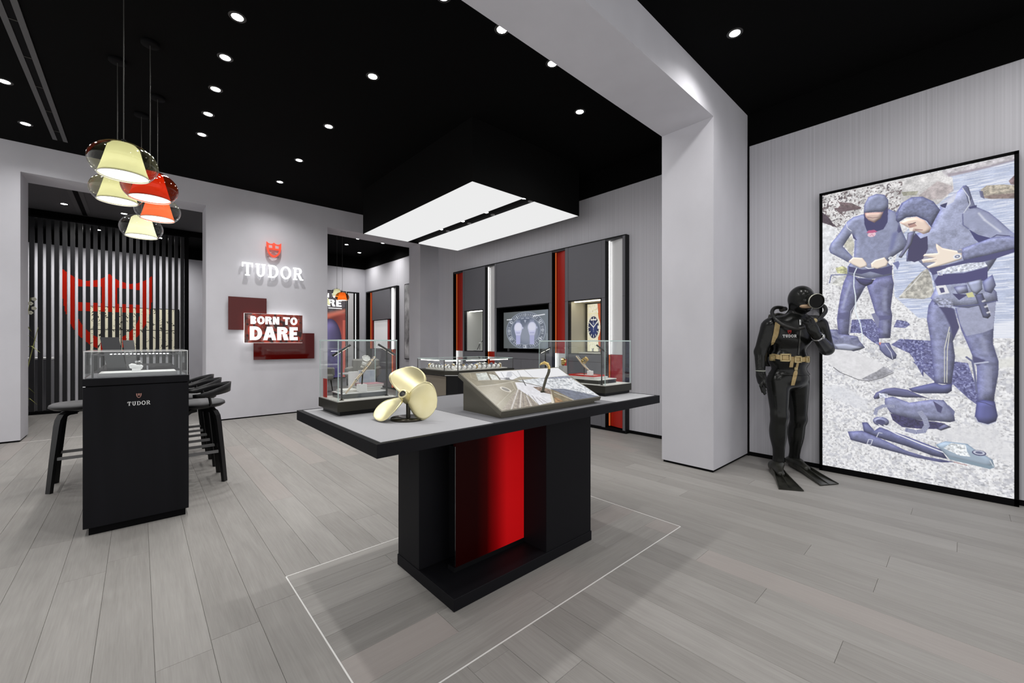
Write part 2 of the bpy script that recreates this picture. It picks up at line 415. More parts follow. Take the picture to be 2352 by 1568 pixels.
# unseen spots of the grid, plus a pair added to brighten the right wall
for x, y in ((.57, 2.6), (1.66, 2.58), (.57, .6), (1.9, .55), (4.1, .12), (4.35, -.6), (2.6, .2), (1.0, -1.0), (-.97, 5.25), (-.97, 3.9)):
    downlight(x, y, ZC, 'unseen ceiling spot outside the view', 'ceiling spots outside the view', SPOT_W * (.6 if x > 4 else 1.))
downlight(-.94, 10.28, 3.62, 'left spot in the grey ceiling before the slatted screen', 'spots in the slat room', 60)
downlight(-.20, 10.32, 3.62, 'right spot in the grey ceiling before the slatted screen', 'spots in the slat room', 60)
for k, (x, y) in enumerate(((-.6, 11.55), (.35, 11.55), (-1.6, 11.5))):
    downlight(x, y, 3.50, ['middle', 'right', 'left'][k] + ' small added spot in the soffit behind the slatted screen', 'added spots behind the slats', 95)  # extra spots added to brighten the back wall between the slats
for k, (x, y) in enumerate(((3.99, 10.03), (4.01, 10.83), (4.64, 10.04), (4.64, 11.56))):
    downlight(x, y, ZC, ['spot above the two hanging globes in the far room', 'second spot from the sign wall in the far room', 'right spot near the lintel in the far room', 'deepest spot over the corner of the far room'][k], 'spots in the far room', 55)

# ---- linear ceiling slot
t = thing('ceiling_slot_diffuser', 'long linear air slot in the black ceiling at upper left', 'air slot', (-.735, 5.9, ZC))
MG = mat('grey_slot_flange', (.085, .085, .088), .6)
for sx in (-1, 1): box('flange', MG, sx * .045 - .02, sx * .045 + .02, -2.9, 1.78, -.008, 0, t)
box('slot', M_BLKM, -.025, .025, -2.9, 1.78, -.003, 0, t)
for k in range(8): box('bridge_clip', M_BRASS, -.025, .025, -2.6 + k * .58, -2.588 + k * .58, -.007, -.003, t)
t = thing('ceiling_slot_diffuser', 'linear air slot in the grey ceiling before the slatted screen', 'air slot', (-.735, 9.8, 3.62))
for sx in (-1, 1): box('flange', MG, sx * .06 - .028, sx * .06 + .028, -1.1, 1.15, -.008, 0, t)
box('slot', M_BLKM, -.03, .03, -1.1, 1.15, -.003, 0, t)

# ---- light box hung from the ceiling
CZ = 3.09; cx0, cx1, cy0, cy1 = 2.785, 4.70, 3.735, 6.785
t = thing('ceiling_light_box', 'black box under the ceiling with a glowing white underside split by a dark strip', 'light box', ((cx0 + cx1) / 2, (cy0 + cy1) / 2, CZ))
hx, hy = (cx1 - cx0) / 2, (cy1 - cy0) / 2
sh = MB()
for a in ((-hx, -hx + .007, -hy, hy), (hx - .007, hx, -hy, hy), (-hx + .007, hx - .007, -hy, -hy + .007), (-hx + .007, hx - .007, hy - .007, hy)): sh.box(*a, 0, ZC - CZ - .001)
sh.box(-hx + .007, hx - .007, -hy + .007, hy - .007, .06, .08); sh.build('shroud', mat('black_box_paint', (.005, .005, .005), .95, spec=.05), t)
sx0, sx1 = -.14, .084                    # dark strip splitting the two diffusers
M_DIFF = emis('light_box_diffuser', (1, 1, 1), .84)
box('diffuser', M_DIFF, -hx + .0072, sx0, -hy + .0072, hy - .0072, .002, .02, t)
box('diffuser', M_DIFF, sx1, hx - .0072, -hy + .0072, hy - .0072, .002, .02, t)
ch = box('track_channel', M_BLKM, sx0, sx1, -hy + .018, hy - .018, .03, .05, t)
for k, yy in enumerate((-1.49, -.72, -.147, .45)):
    h = MB().lathe([(.0005, .004), (.03, .004), (.034, .0), (.034, .03)], 16, (sx0 + .03, yy, .012)).build('track_spot', mat('white_spot_head', (.8, .8, .8), .5), t)
    h2 = MB().lathe([(.0005, .002), (.026, .002)], 14, (sx0 + .03, yy, .0095)).build('track_spot_lens', M_LENS, h)
    MB().lathe([(.0005, .0), (.03, .0), (.034, .03)], 16, (sx1 - .035, yy + .05, .02)).build('blank_cap', mat('grey_cap', (.2, .2, .2), .5), t)
# ================================================================== lettering and emblems (flat outlines, extruded)
def g_rect(x0, y0, x1, y1): return [[(x0, y0), (x1, y0), (x1, y1), (x0, y1)]]
def g_arc(cx, cy, rx, ry, tx, ty, a0, a1, n=14):
    out = []
    for i in range(n):
        a, b = math.radians(a0 + (a1 - a0) * i / n), math.radians(a0 + (a1 - a0) * (i + 1) / n)
        out.append([(cx + rx * math.cos(a), cy + ry * math.sin(a)), (cx + rx * math.cos(b), cy + ry * math.sin(b)),
                    (cx + (rx - tx) * math.cos(b), cy + (ry - ty) * math.sin(b)), (cx + (rx - tx) * math.cos(a), cy + (ry - ty) * math.sin(a))])
    return out
def glyph(ch, t, h, s):
    """t stem, h bar, s serif length (0 = sans); returns polygons, width"""
    R = g_rect; sf = lambda x, y, w_=None: R(x - t / 2 - s, y, x + t / 2 + s, y + h * .8) if s else []
    if ch == 'T':
        w_ = .86; p = R(0, 1 - h, w_, 1) + R(w_ / 2 - t / 2, 0, w_ / 2 + t / 2, 1 - h) + sf(w_ / 2, 0)
        if s: p += R(0, .66, h * .9, 1) + R(w_ - h * .9, .66, w_, 1)
    elif ch == 'U':
        w_ = .86; o = .1 if s else 0; p = R(o, .36, o + t, 1) + R(w_ - o - t, .36, w_ - o, 1) + g_arc(w_ / 2, .36, w_ / 2 - o, .37, t, h, 180, 360)
        if s: p += R(o - s, 1 - h * .8, o + t + s, 1) + R(w_ - o - t - s, 1 - h * .8, w_ - o + s, 1)
    elif ch == 'D':
        w_ = .84; o = .08 if s else 0; p = R(o, 0, o + t, 1) + R(o - (s if s else 0), 0, .40, h) + R(o - (s if s else 0), 1 - h, .40, 1) + g_arc(.38, .5, w_ - .38, .5, t, h, -90, 90)
    elif ch == 'O':
        w_ = .92; p = g_arc(w_ / 2, .5, w_ / 2, .515, t, h, 0, 360, 28)
    elif ch == 'R':
        w_ = .84; o = .08 if s else 0; p = R(o, 0, o + t, 1) + R(o - s, 1 - h, .46, 1) + R(o, .46, .46, .46 + h * .9) + g_arc(.46, .73, .30, .27, t, h * .9, -90, 90)
        p += [[(.38, .46), (.38 + t * 1.1, .46), (w_ , 0), (w_ - t * 1.15, 0)]]
        if s: p += sf(o + t / 2, 0) + R(w_ - t * 1.1, 0, w_ + s * .8, h * .8)
    elif ch == 'B':
        w_ = .70; p = R(0, 0, t, 1)
        for y0, y1, x in ((0, .53, .68), (.47, 1, .64)):
            p += R(0, y0, .40, y0 + h) + R(0, y1 - h, .40, y1) + g_arc(.38, (y0 + y1) / 2, x - .38, (y1 - y0) / 2, min(t, x - .40), h, -90, 90)
    elif ch == 'N':
        w_ = .80; p = R(0, 0, t * .95, 1) + R(w_ - t * .95, 0, w_, 1) + [[(0, 1), (t * 1.1, 1), (w_, 0), (w_ - t * 1.1, 0)]]
    elif ch == 'A':
        w_ = .94; p = [[(0, 0), (t, 0), (w_ / 2 + t * .32, 1), (w_ / 2 - t * .62, 1)], [(w_, 0), (w_ - t, 0), (w_ / 2 - t * .32, 1), (w_ / 2 + t * .62, 1)]] + R(.2, .2, w_ - .2, .2 + h * .9)
    elif ch == 'E':
        w_ = .62; p = R(0, 0, t, 1) + R(0, 0, w_, h) + R(0, 1 - h, w_, 1) + R(0, .5 - h / 2, w_ * .9, .5 + h / 2)
    else: w_ = .35; p = []
    return p, w_
def text_polys(txt, height, width=None, t=.2, h=.14, s=0., gap=.12):
    x = 0; out = []
    for ch in txt:
        p, w_ = glyph(ch, t, h, s); out += [[(x + a, b) for a, b in q] for q in p]; x += w_ + gap
    x -= gap; kx = (width / x) if width else height
    return [[((a - x / 2) * kx, b * height) for a, b in q] for q in out]
def text_mb(polys, depth):
    """letters in the local x,z plane, front face towards -y"""
    mb = MB()
    for q in polys:
        ar = sum(q[i][0] * q[(i + 1) % len(q)][1] - q[(i + 1) % len(q)][0] * q[i][1] for i in range(len(q)))
        mb.prism(q if ar > 0 else q[::-1], 0, depth, 'y')
    return mb
def text_parts(txt, height, width, t, h, s, gap, depth, name, m, parent, loc, rz=0.):
    xs = []; x = 0
    for ch in txt: p, w_ = glyph(ch, t, h, s); xs.append((x, p)); x += w_ + gap
    x -= gap; kx = width / x; out = []
    for x0, p in xs:
        if not p: continue
        o = text_mb([[((x0 + a - x / 2) * kx, b * height) for a, b in q] for q in p], depth).build(name, m, parent); o.location = loc; o.rotation_euler = (0, 0, rz); out.append(o)
    return out
def shield_loops(w_=1., h_=1.2):
    """outer outline and three openings of the emblem, x in -w/2..w/2, z in 0..h"""
    top = []
    for i in range(9):
        u = i / 8; top.append((-.5 + .5 * u, 1 - .115 * math.sin(u * PI) ** .8 + (-.02) * u))
    top += [(-x, z) for x, z in top[::-1][1:]]
    side = [(.5, .86), (.497, .66), (.475, .5), (.425, .35), (.345, .21), (.22, .09), (.10, .02), (0, 0)]
    outer = top + side + [(-x, z) for x, z in side[::-1][1:]]
    zt = .80; zb = .605; zl = .50
    a = [(-.36, zt), (-.09, zt + .012), (-.09, zb), (-.36, zb)]
    b = [(-x, z) for x, z in a][::-1]
    low = [(-.355, zl), (.355, zl), (.335, .40), (.28, .30), (.19, .21), (.09, .15), (0, .125), (-.09, .15), (-.19, .21), (-.28, .30), (-.335, .40)]
    f = lambda L: [(x * w_, z * h_) for x, z in L]
    return f(outer), [f(a), f(b), f(low)]
def loops_mesh(loops, depth, name, m):
    cu = bpy.data.curves.new(name, 'CURVE'); cu.dimensions = '2D'; cu.fill_mode = 'BOTH'; cu.extrude = depth / 2
    for L in loops:
        sp = cu.splines.new('POLY'); sp.points.add(len(L) - 1); sp.use_cyclic_u = True
        for p, (x, z) in zip(sp.points, L): p.co = (x, z, 0, 1)
    o = bpy.data.objects.new(name, cu); COL.objects.link(o)
    dg = bpy.context.evaluated_depsgraph_get(); me = bpy.data.meshes.new_from_object(o.evaluated_get(dg))
    bpy.data.objects.remove(o); bpy.data.curves.remove(cu)
    me.transform(Matrix.Rotation(PI / 2, 4, 'X')); me.name = name; me.materials.clear(); me.materials.append(m)   # now x,z plane facing -y
    return me
def in_poly(x, z, L):
    c = False; n = len(L)
    for i in range(n):
        x1, z1 = L[i]; x2, z2 = L[i - 1]
        if (z1 > z) != (z2 > z) and x < (x2 - x1) * (z - z1) / (z2 - z1) + x1: c = not c
    return c
def wordmark(parent, loc, width, rz=0., depth=.001, m_text=None, m_sh=None, sh_w=None, gap=.35, name='logo'):
    """shield above the slab-serif word; front faces local -y"""
    hgt = width * .235
    tx = text_parts('TUDOR', hgt, width, .185, .11, .09, .20, depth, name + '_letter', m_text, parent, loc, rz)
    sw = sh_w or width * .235; outer, holes = shield_loops(sw, sw * 1.18)
    me = loops_mesh([outer] + holes, depth, name + '_shield', m_sh)
    so = obj(name + '_shield', me, parent, (loc[0], loc[1], loc[2] + hgt * (1 + gap))); so.rotation_euler = (0, 0, rz)
    return tx, so
# ================================================================== display table
TZ = .90; tx0, tx1, ty0, ty1 = .638, 2.692, 1.43, 2.45
t = thing('display_table', 'long black display table with grey stone top and a red fronted pedestal', 'table', (1.64, 1.90, 0))
ox, oy = 1.64, 1.90
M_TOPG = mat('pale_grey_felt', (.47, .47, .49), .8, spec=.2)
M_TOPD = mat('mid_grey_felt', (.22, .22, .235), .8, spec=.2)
M_TBL = mat('black_anodised', (.008, .008, .010), .5, spec=.10)
top = MB()                                                # frame of the top, panels are let in
b_ = .022; zt0, zt1 = TZ - .052, TZ
for a in ((tx0, tx1, ty0, ty0 + b_), (tx0, tx1, ty1 - b_, ty1), (tx0, tx0 + b_, ty0 + b_, ty1 - b_), (tx1 - b_, tx1, ty0 + b_, ty1 - b_)):
    top.box(a[0] - ox, a[1] - ox, a[2] - oy, a[3] - oy, zt0, zt1 - .0005)
top.box(tx0 + b_ - ox, tx1 - b_ - ox, ty0 + b_ - oy, ty1 - b_ - oy, zt0, zt1 - .012)
top.build('tabletop', M_TBL, t)
g = .0035
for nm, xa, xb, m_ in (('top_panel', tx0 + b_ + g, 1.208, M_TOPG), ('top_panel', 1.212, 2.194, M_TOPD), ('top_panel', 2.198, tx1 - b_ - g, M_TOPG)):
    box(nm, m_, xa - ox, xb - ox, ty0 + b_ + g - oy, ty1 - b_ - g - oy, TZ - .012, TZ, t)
bx0, bx1, by0, by1 = 1.096, 2.156, 1.612, 2.184
box('plinth', M_TBL, bx0 - ox, bx1 - ox, by0 - oy, by1 - oy, 0, .06, t, .002)
box('column', M_TBL, bx0 + .004 - ox, 1.30 - ox, 1.945 - oy, by1 - .004 - oy, .06, zt0, t, .0015)           # rear left column
box('column', M_TBL, 1.735 - ox, bx1 - .004 - ox, by0 + .004 - oy, 1.86 - oy, .06, zt0, t, .0015)            # front right column
box('core', M_BLKM, 1.34 - ox, 1.735 - ox, 1.86 - oy, 2.15 - oy, .06, zt0, t)
box('core', M_BLKM, 1.735 - ox, 2.12 - ox, 1.865 - oy, 2.15 - oy, .06, zt0, t)
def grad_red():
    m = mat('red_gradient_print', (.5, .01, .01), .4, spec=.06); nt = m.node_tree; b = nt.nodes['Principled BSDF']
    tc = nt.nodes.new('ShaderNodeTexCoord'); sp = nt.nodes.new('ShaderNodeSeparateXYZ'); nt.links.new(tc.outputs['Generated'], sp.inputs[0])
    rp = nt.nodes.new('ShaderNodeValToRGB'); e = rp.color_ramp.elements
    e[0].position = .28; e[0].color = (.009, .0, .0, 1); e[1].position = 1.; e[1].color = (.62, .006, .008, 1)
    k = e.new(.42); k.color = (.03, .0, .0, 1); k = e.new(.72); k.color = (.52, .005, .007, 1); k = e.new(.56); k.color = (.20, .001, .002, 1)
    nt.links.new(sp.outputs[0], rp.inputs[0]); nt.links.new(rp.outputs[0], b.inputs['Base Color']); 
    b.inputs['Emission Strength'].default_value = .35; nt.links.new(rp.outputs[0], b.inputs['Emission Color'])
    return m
box('red_panel', grad_red(), 1.236 - ox, 1.732 - ox, 1.80 - oy, 1.825 - oy, .085, zt0, t, 0, 'panel fading from black to bright red')
box('panel_rail', M_BLK, 1.225 - ox, 1.735 - ox, 1.80 - oy, 1.86 - oy, .06, .085, t)
box('mirror_strip', mat('dark_mirror', (.25, .25, .26), .08, metal=1.), 1.232 - ox, 1.236 - ox, 1.802 - oy, 1.86 - oy, .09, .72, t)

# ================================================================== brass ship's propeller
PB = (.96, 1.80, TZ)
M_PROP = mat('brushed_pale_brass', (.80, .72, .40), .34, metal=.72, noise=(14, (.86, .79, .50), (1, 1, 1)))
M_STAND = mat('dark_bronze', (.05, .045, .035), .22, metal=.8)
t = thing('ship_propeller', 'three bladed pale brass ship propeller on a round black stand', 'propeller', PB, TH - PI / 2)
MB().lathe([(.0005, 0), (.082, 0), (.084, .004), (.082, .010), (.0005, .010)], 40).build('stand_foot', M_STAND, t)
MB().tube([(0, 0, .01), (0, .0, .075)], .0105, 14).build('stand_post', M_STAND, t)
axis = Vector((-.22, -.80, .56)).normalized(); H0 = Vector((-.010, .0, .104))
MB().lathe([(.0005, -.042), (.014, -.040), (.024, -.026), (.0265, -.006), (.0245, .018), (.0225, .038), (.0215, .042), (.015, .042)], 32, H0, axis).build('hub', M_PROP, t)
sn = MB().lathe([(.0155, .042), (.0155, .036), (.009, .036), (.0085, .040), (.0005, .040)], 24, H0, axis).build('shaft_nut', mat('grey_nut', (.10, .10, .095), .4, metal=.6), t)
u0 = Vector((1, 0, 0)); u0 = (u0 - axis * u0.dot(axis)).normalized(); v0 = axis.cross(u0)
if v0.z < 0: v0 = -v0
def blade(ang, pitch):
    r_ = u0 * math.cos(ang) + v0 * math.sin(ang); tn = -u0 * math.sin(ang) + v0 * math.cos(ang)
    NS, NT = 22, 14; vs = []; fs = []
    def P(i, j, side):
        s_ = i / NS; rr = .016 + s_ * .160
        wd = .020 * (1 - s_) + .172 * (max(0., math.sin(PI * min(1, (s_ * .93 + .07)) ** 1.28))) ** .62 if s_ < 1 else .001
        wd = max(wd, .0012); q = (j / NT - .5) * wd + .010 * math.sin(PI * s_)
        pt = pitch * (1 - .45 * s_) ; cd = tn * math.cos(pt) + axis * math.sin(pt); nd = -tn * math.sin(pt) + axis * math.cos(pt)
        camb = -.010 * math.sin(PI * s_) * (1 - (2 * j / NT - 1) ** 2)
        th_ = (.0048 * (1 - s_) + .0016) * math.sqrt(max(0, 1 - (2 * j / NT - 1) ** 2)) + .0004
        return H0 + r_ * rr + cd * q + nd * (camb + side * th_)
    for side in (1, -1):
        for i in range(NS + 1):
            for j in range(NT + 1): vs.append(P(i, j, side))
    n1 = (NS + 1) * (NT + 1); ix = lambda i, j: i * (NT + 1) + j
    for i in range(NS):
        for j in range(NT):
            fs.append((ix(i, j), ix(i, j + 1), ix(i + 1, j + 1), ix(i + 1, j))); fs.append(tuple(n1 + k for k in (ix(i, j), ix(i + 1, j), ix(i + 1, j + 1), ix(i, j + 1))))
    for i in range(NS):
        fs.append((ix(i, 0), ix(i + 1, 0), n1 + ix(i + 1, 0), n1 + ix(i, 0))); fs.append((ix(i, NT), n1 + ix(i, NT), n1 + ix(i + 1, NT), ix(i + 1, NT)))
    for j in range(NT): fs.append((ix(NS, j), ix(NS, j + 1), n1 + ix(NS, j + 1), n1 + ix(NS, j)))
    return MB().add(vs, fs, True)
for a0, st in ((88, 0), (-44, 1), (216, -1)):                # lower blades turned until they clear the table
    a = a0
    while st and min(v[2] for v in blade(math.radians(a), math.radians(36)).v) < .004: a += st
    blade(math.radians(a), math.radians(36)).build('blade', M_PROP, t)

# ================================================================== watches
M_DIAL = mat('black_dial', (.02, .02, .025), .3); M_DIALB = mat('blue_dial', (.02, .035, .11), .3); M_DIALW = mat('silver_dial', (.65, .65, .62), .35)
M_STRAP = mat('brown_leather', (.16, .06, .035), .6); M_SOFT = mat('brushed_steel', (.70, .69, .66), .3, metal=1.)
def make_watch(name, label, group=None, metal=None, dial=None, r=.020, loop=(.030, .026), detail=True):
    """a closed watch lying on its bracelet: loop in the local x,z plane, dial towards +z on top"""
    m = metal or M_STEEL; t = thing(name, label, 'watch', (0, 0, 0), 0, group)
    a, b = loop; br = MB(); n = 26
    for k in range(n):                                   # links
        t0, t1 = 2 * PI * k / n + .03, 2 * PI * (k + 1) / n - .03
        w0 = r * .55 if abs(math.sin((t0 + t1) / 2) - 1) > .25 else r * .62
        pts = [(a * math.cos(q), b * math.sin(q)) for q in (t0, t1)] + [((a - .003) * math.cos(q), (b - .003) * math.sin(q)) for q in (t1, t0)]
        br.prism(pts, -w0, w0, 'y')
    br.build('bracelet', m, t)
    c = MB().lathe([(.0005, -.004), (r * .95, -.004), (r, 0), (r, .004), (r * .90, .006), (r * .88, .0055)], 24, (0, 0, b)).build('case', m, t)
    MB().lathe([(r * .88, .0055), (.0005, .0055)], 24, (0, 0, b)).build('dial', dial or M_DIAL, t)
    if detail:
        MB().lathe([(r * .90, .006), (r * 1.01, .005), (r * 1.01, .0075), (r * .88, .0082), (r * .87, .006)], 28, (0, 0, b)).build('bezel', m, t)
        hd = MB()
        for ang, ln in ((.9, r * .5), (2.4, r * .68)): hd.add([Vector((math.cos(ang) * q + math.sin(ang) * w_, math.sin(ang) * q - math.cos(ang) * w_, b + .0062)) for q, w_ in ((-.002, -.0009), (ln, -.0009), (ln, .0009), (-.002, .0009))], [(0, 1, 2, 3)])
        hd.build('hands', M_WHITE, t)
        MB().tube([(r * .98, 0, b + .001), (r * 1.16, 0, b + .001)], .0028, 10).build('crown', m, t)
    return t

# ================================================================== glass vitrines on the table
def vitrine(x0, x1, y0, y1, label):
    cx_, cy_ = (x0 + x1) / 2, (y0 + y1) / 2; t = thing('glass_vitrine', label, 'vitrine', (cx_, cy_, TZ)); hx, hy = (x1 - x0) / 2, (y1 - y0) / 2
    mb_ = M_BRASS
    box('foot', M_BLK, -hx + .018, hx - .018, -hy + .018, hy - .018, 0, .022, t)
    box('base', mb_, -hx, hx, -hy, hy, .022, .071, t, .001)
    box('base_lining', M_OFF, -hx + .006, hx - .006, -hy + .006, hy - .006, .071, .0745, t)
    z0, z1, e = .0746, .378, .006; k = .004
    for nm, a in (('front_pane', (-hx + k, hx - k, -hy + k, -hy + k + e)), ('back_pane', (-hx + k, hx - k, hy - k - e, hy - k)),
                  ('side_pane', (-hx + k, -hx + k + e, -hy + k + e, hy - k - e)), ('side_pane', (hx - k - e, hx - k, -hy + k + e, hy - k - e))):
        box(nm, M_GLASS, *a, z0, z1, t)
    box('top_pane', M_GLASS, -hx + k, hx - k, -hy + k, hy - k, z1, z1 + e, t)
    q = .0035
    for sx in (-1, 1):
        for sy in (-1, 1):
            X, Y = sx * (hx - k - q / 2), sy * (hy - k - q / 2); box('glass_edge', M_EDGE, X - q / 2, X + q / 2, Y - q / 2, Y + q / 2, z0, z1, t)
    for sy in (-1, 1): Y = sy * (hy - k); box('glass_edge', M_EDGE, -hx + k, hx - k, Y - .0012, Y + .0012, z1 - .001, z1 + e, t)
    for sx in (-1, 1): X = sx * (hx - k); box('glass_edge', M_EDGE, X - .0012, X + .0012, -hy + k, hy - k, z1 - .001, z1 + e, t)
    return t
def lamp_post(x, y, h, dx, dy, dz, label, room=None):
    t = thing('vitrine_lamp', label, 'lamp', (x, y, TZ + .0745)); m = mat('black_steel_rod', (.02, .02, .018), .35, metal=.5)
    MB().disc((0, 0, 0), .011, 16, t=.003).build('foot', m, t)
    MB().tube([(0, 0, .002), (0, 0, h)], .0048, 10).build('post', m, t)
    P0, P1 = Vector((-dx, -dy, h - dz)), Vector((dx, dy, h + dz))
    MB().tube([P0, P1], .006, 10).build('lamp_bar', m, t)
    d = (P1 - P0).normalized(); o = Vector((0, 0.0, -.0058))
    MB().tube([P0 + d * .01 + o, P1 - d * .01 + o], .0012, 6).build('led_strip', emis('vitrine_led', (1, .93, .8), 8.), t)
    return t
vitrine(.728, 1.052, 2.088, 2.376, 'square glass vitrine at the left end of the table behind the propeller')
vz = TZ + .0745
t = thing('riser', 'dark glass step with pale top inside the left vitrine', 'display riser', (.90, 2.25, vz))
box('block', mat('smoky_glass_block', (.10, .11, .12), .1), -.115, .125, -.075, .075, 0, .024, t); box('top_board', M_WHITE, -.118, .128, -.078, .078, .024, .028, t)
bkm = M_WHITE
for k, (x, w_, col, lab) in enumerate(((.885, .15, (.75, .74, .70), 'cream book lowest in the pile inside the left vitrine'), (.955, .13, (.62, .62, .62), 'white book under the mauve one in the left vitrine'), (.965, .125, (.45, .22, .25), 'mauve red book topmost of the pile in the left vitrine'))):
    z = vz + .0285 + (0, .0125, .0245)[k]
    if k == 0: x0_, x1_ = .80, 1.01
    else: x0_, x1_ = x - w_ / 2, x + w_ / 2
    t = thing('book', lab, 'book', ((x0_ + x1_) / 2, 2.262, z), 0, 'books in the left vitrine'); hw = (x1_ - x0_) / 2
    cv = mat('book_cover_%d' % k, col, .6); box('page_block', M_OFF, -hw + .003, hw - .002, -.052, .05, .0015, .0105, t)
    box('cover', cv, -hw, hw, -.054, .052, 0, .0015, t); box('cover', cv, -hw, hw, -.054, .052, .0105, .012, t); box('spine', cv, -hw, -hw + .0015, -.054, .052, 0, .012, t)
def cube_block(x, y, z, s_, lab, m_=None):
    o = MB().box(-s_ / 2, s_ / 2, -s_ / 2, s_ / 2, 0, s_, .0015).build('display_cube', m_ or M_WHITE); o.location = (x, y, z); return tag(o, lab, 'display block', 'white display blocks')
cube_block(.892, 2.19, vz + .0285, .042, 'white cube before the books in the left vitrine')
t = thing('watch_lance', 'long slanted pale gold display arm rising across the left vitrine', 'display arm', (.84, 2.17, vz))
P0, P1 = Vector((-.045, -.01, .03)), Vector((.125, .02, .215))
MB().tube([P0, P0.lerp(P1, .45), P0.lerp(P1, .8), P1], [.004, .007, .0085, .007], 10).build('shaft', mat('champagne_metal', (.72, .60, .45), .3, metal=.8), t)
for q in (.35, .55, .72, .86, .95): c = P0.lerp(P1, q); MB().tube([c - (P1 - P0) * .01, c + (P1 - P0) * .01], .0098, 12).build('ferrule', M_STEEL, t)
MB().tube([P0.lerp(P1, .57), (.05, .02, .028)], .004, 8).build('prop_rod', M_BRASS, t)
wt = make_watch('wristwatch', 'steel wristwatch with open bracelet perched on the slanted arm in the left vitrine', None, M_SOFT, M_DIALW, .021, (.034, .030))
wt.location = (.915, 2.20, vz + .185); wt.rotation_euler = (math.radians(28), math.radians(-40), math.radians(40))
lamp_post(.765, 2.135, .255, .045, .0, .027, 'thin black lamp post at the left inside the left vitrine')
lamp_post(1.02, 2.16, .255, -.045, .01, .03, 'thin black lamp post at the right inside the left vitrine')
tag(box('red_card', M_RED, .742, .748, 2.30, 2.345, vz, vz + .10), 'tall red card standing at the left pane of the left vitrine', 'card')
t = thing('photo_card', 'pale card with blue sailing boat print at the back of the left vitrine', 'card', (.985, 2.345, vz))
box('board', M_WHITE, -.05, .05, 0, .005, 0, .135, t); box('print', mat('pale_blue_print', (.42, .50, .62), .5, noise=(30, (.62, .68, .74), (1, 1, 1))), -.047, .047, -.001, 0, .003, .132, t)
tag(box('backing_block', M_WHITE, .875, .925, 2.31, 2.34, vz + .0285, vz + .13), 'pale upright block behind the books in the left vitrine', 'display block')

vitrine(2.345, 2.672, 1.640, 2.272, 'long glass vitrine at the right end of the table behind the slanted screen')
t = thing('riser', 'low dark step with cream top inside the right vitrine', 'display riser', (2.49, 1.93, vz))
box('block', M_BRASS, -.10, .12, -.20, .2, 0, .026, t); box('top_board', M_OFF, -.103, .123, -.203, .203, .026, .031, t)
t = thing('book', 'white book under the red tray in the right vitrine', 'book', (2.48, 1.9, vz + .0315), 0, 'books in the right vitrine')
box('page_block', M_OFF, -.082, .082, -.13, .13, .0015, .012, t); box('cover', M_WHITE, -.085, .085, -.133, .133, 0, .0015, t); box('cover', M_WHITE, -.085, .085, -.133, .133, .012, .0135, t)
t = thing('red_tray', 'shallow glossy red tray with pale lining in the right vitrine', 'tray', (2.48, 1.9, vz + .046))
box('bottom', M_RED, -.07, .07, -.115, .115, 0, .003, t)
for a in ((-.07, .07, -.115, -.111), (-.07, .07, .111, .115), (-.07, -.066, -.111, .111), (.066, .07, -.111, .111)): box('rim', M_RED, *a, .003, .011, t)
box('lining', mat('rose_felt', (.55, .40, .36), .8), -.066, .066, -.111, .111, .003, .005, t)
cube_block(2.47, 1.86, vz + .0515, .034, 'white cube standing in the red tray of the right vitrine')
t = thing('watch_ramp', 'slanted steel and rose display arm leaning over the red tray', 'display arm', (2.49, 1.93, vz + .0515))
MB().tube([(.035, -.055, .006), (.0, .0, .065), (-.03, .055, .14)], [.005, .007, .006], 10).build('shaft', mat('champagne_metal', (.72, .60, .45), .3, metal=.8), t)
MB().tube([(.03, -.052, .016), (.012, -.015, .055), (-.02, .045, .142)], .004, 8).build('steel_rail', M_STEEL, t)
MB().tube([(.0, .0, .06), (.0, .0, .001)], .003, 8).build('prop_rod', M_BRASS, t)
wt = make_watch('wristwatch', 'steel wristwatch with gold bezel hung on the slanted arm in the right vitrine', None, M_GOLD, M_DIALW, .019, (.028, .024))
wt.location = (2.495, 1.935, vz + .155); wt.rotation_euler = (math.radians(40), math.radians(30), .4)
t = tag(box('display_column', mat('light_grey_column', (.45, .45, .44), .6), 2.40, 2.445, 2.06, 2.105, vz + .0001, vz + .115), 'light grey square column under the two-tone watch in the right vitrine', 'display block')
wt = make_watch('wristwatch', 'two-tone wristwatch standing on edge on the grey column in the right vitrine', None, M_GOLD, M_DIAL, .017, (.029, .033))
wt.location = (2.4225, 2.082, vz + .1475); wt.rotation_euler = (0, math.radians(90), math.radians(30))
lamp_post(2.375, 1.69, .25, -.012, .035, .027, 'thin black lamp post nearest the viewer in the right vitrine')
lamp_post(2.372, 2.22, .235, .02, -.04, .022, 'thin black lamp post at the far end of the right vitrine')
tag(box('red_card', M_RED, 2.60, 2.645, 2.235, 2.242, vz, vz + .155), 'tall red card at the far corner of the right vitrine', 'card')
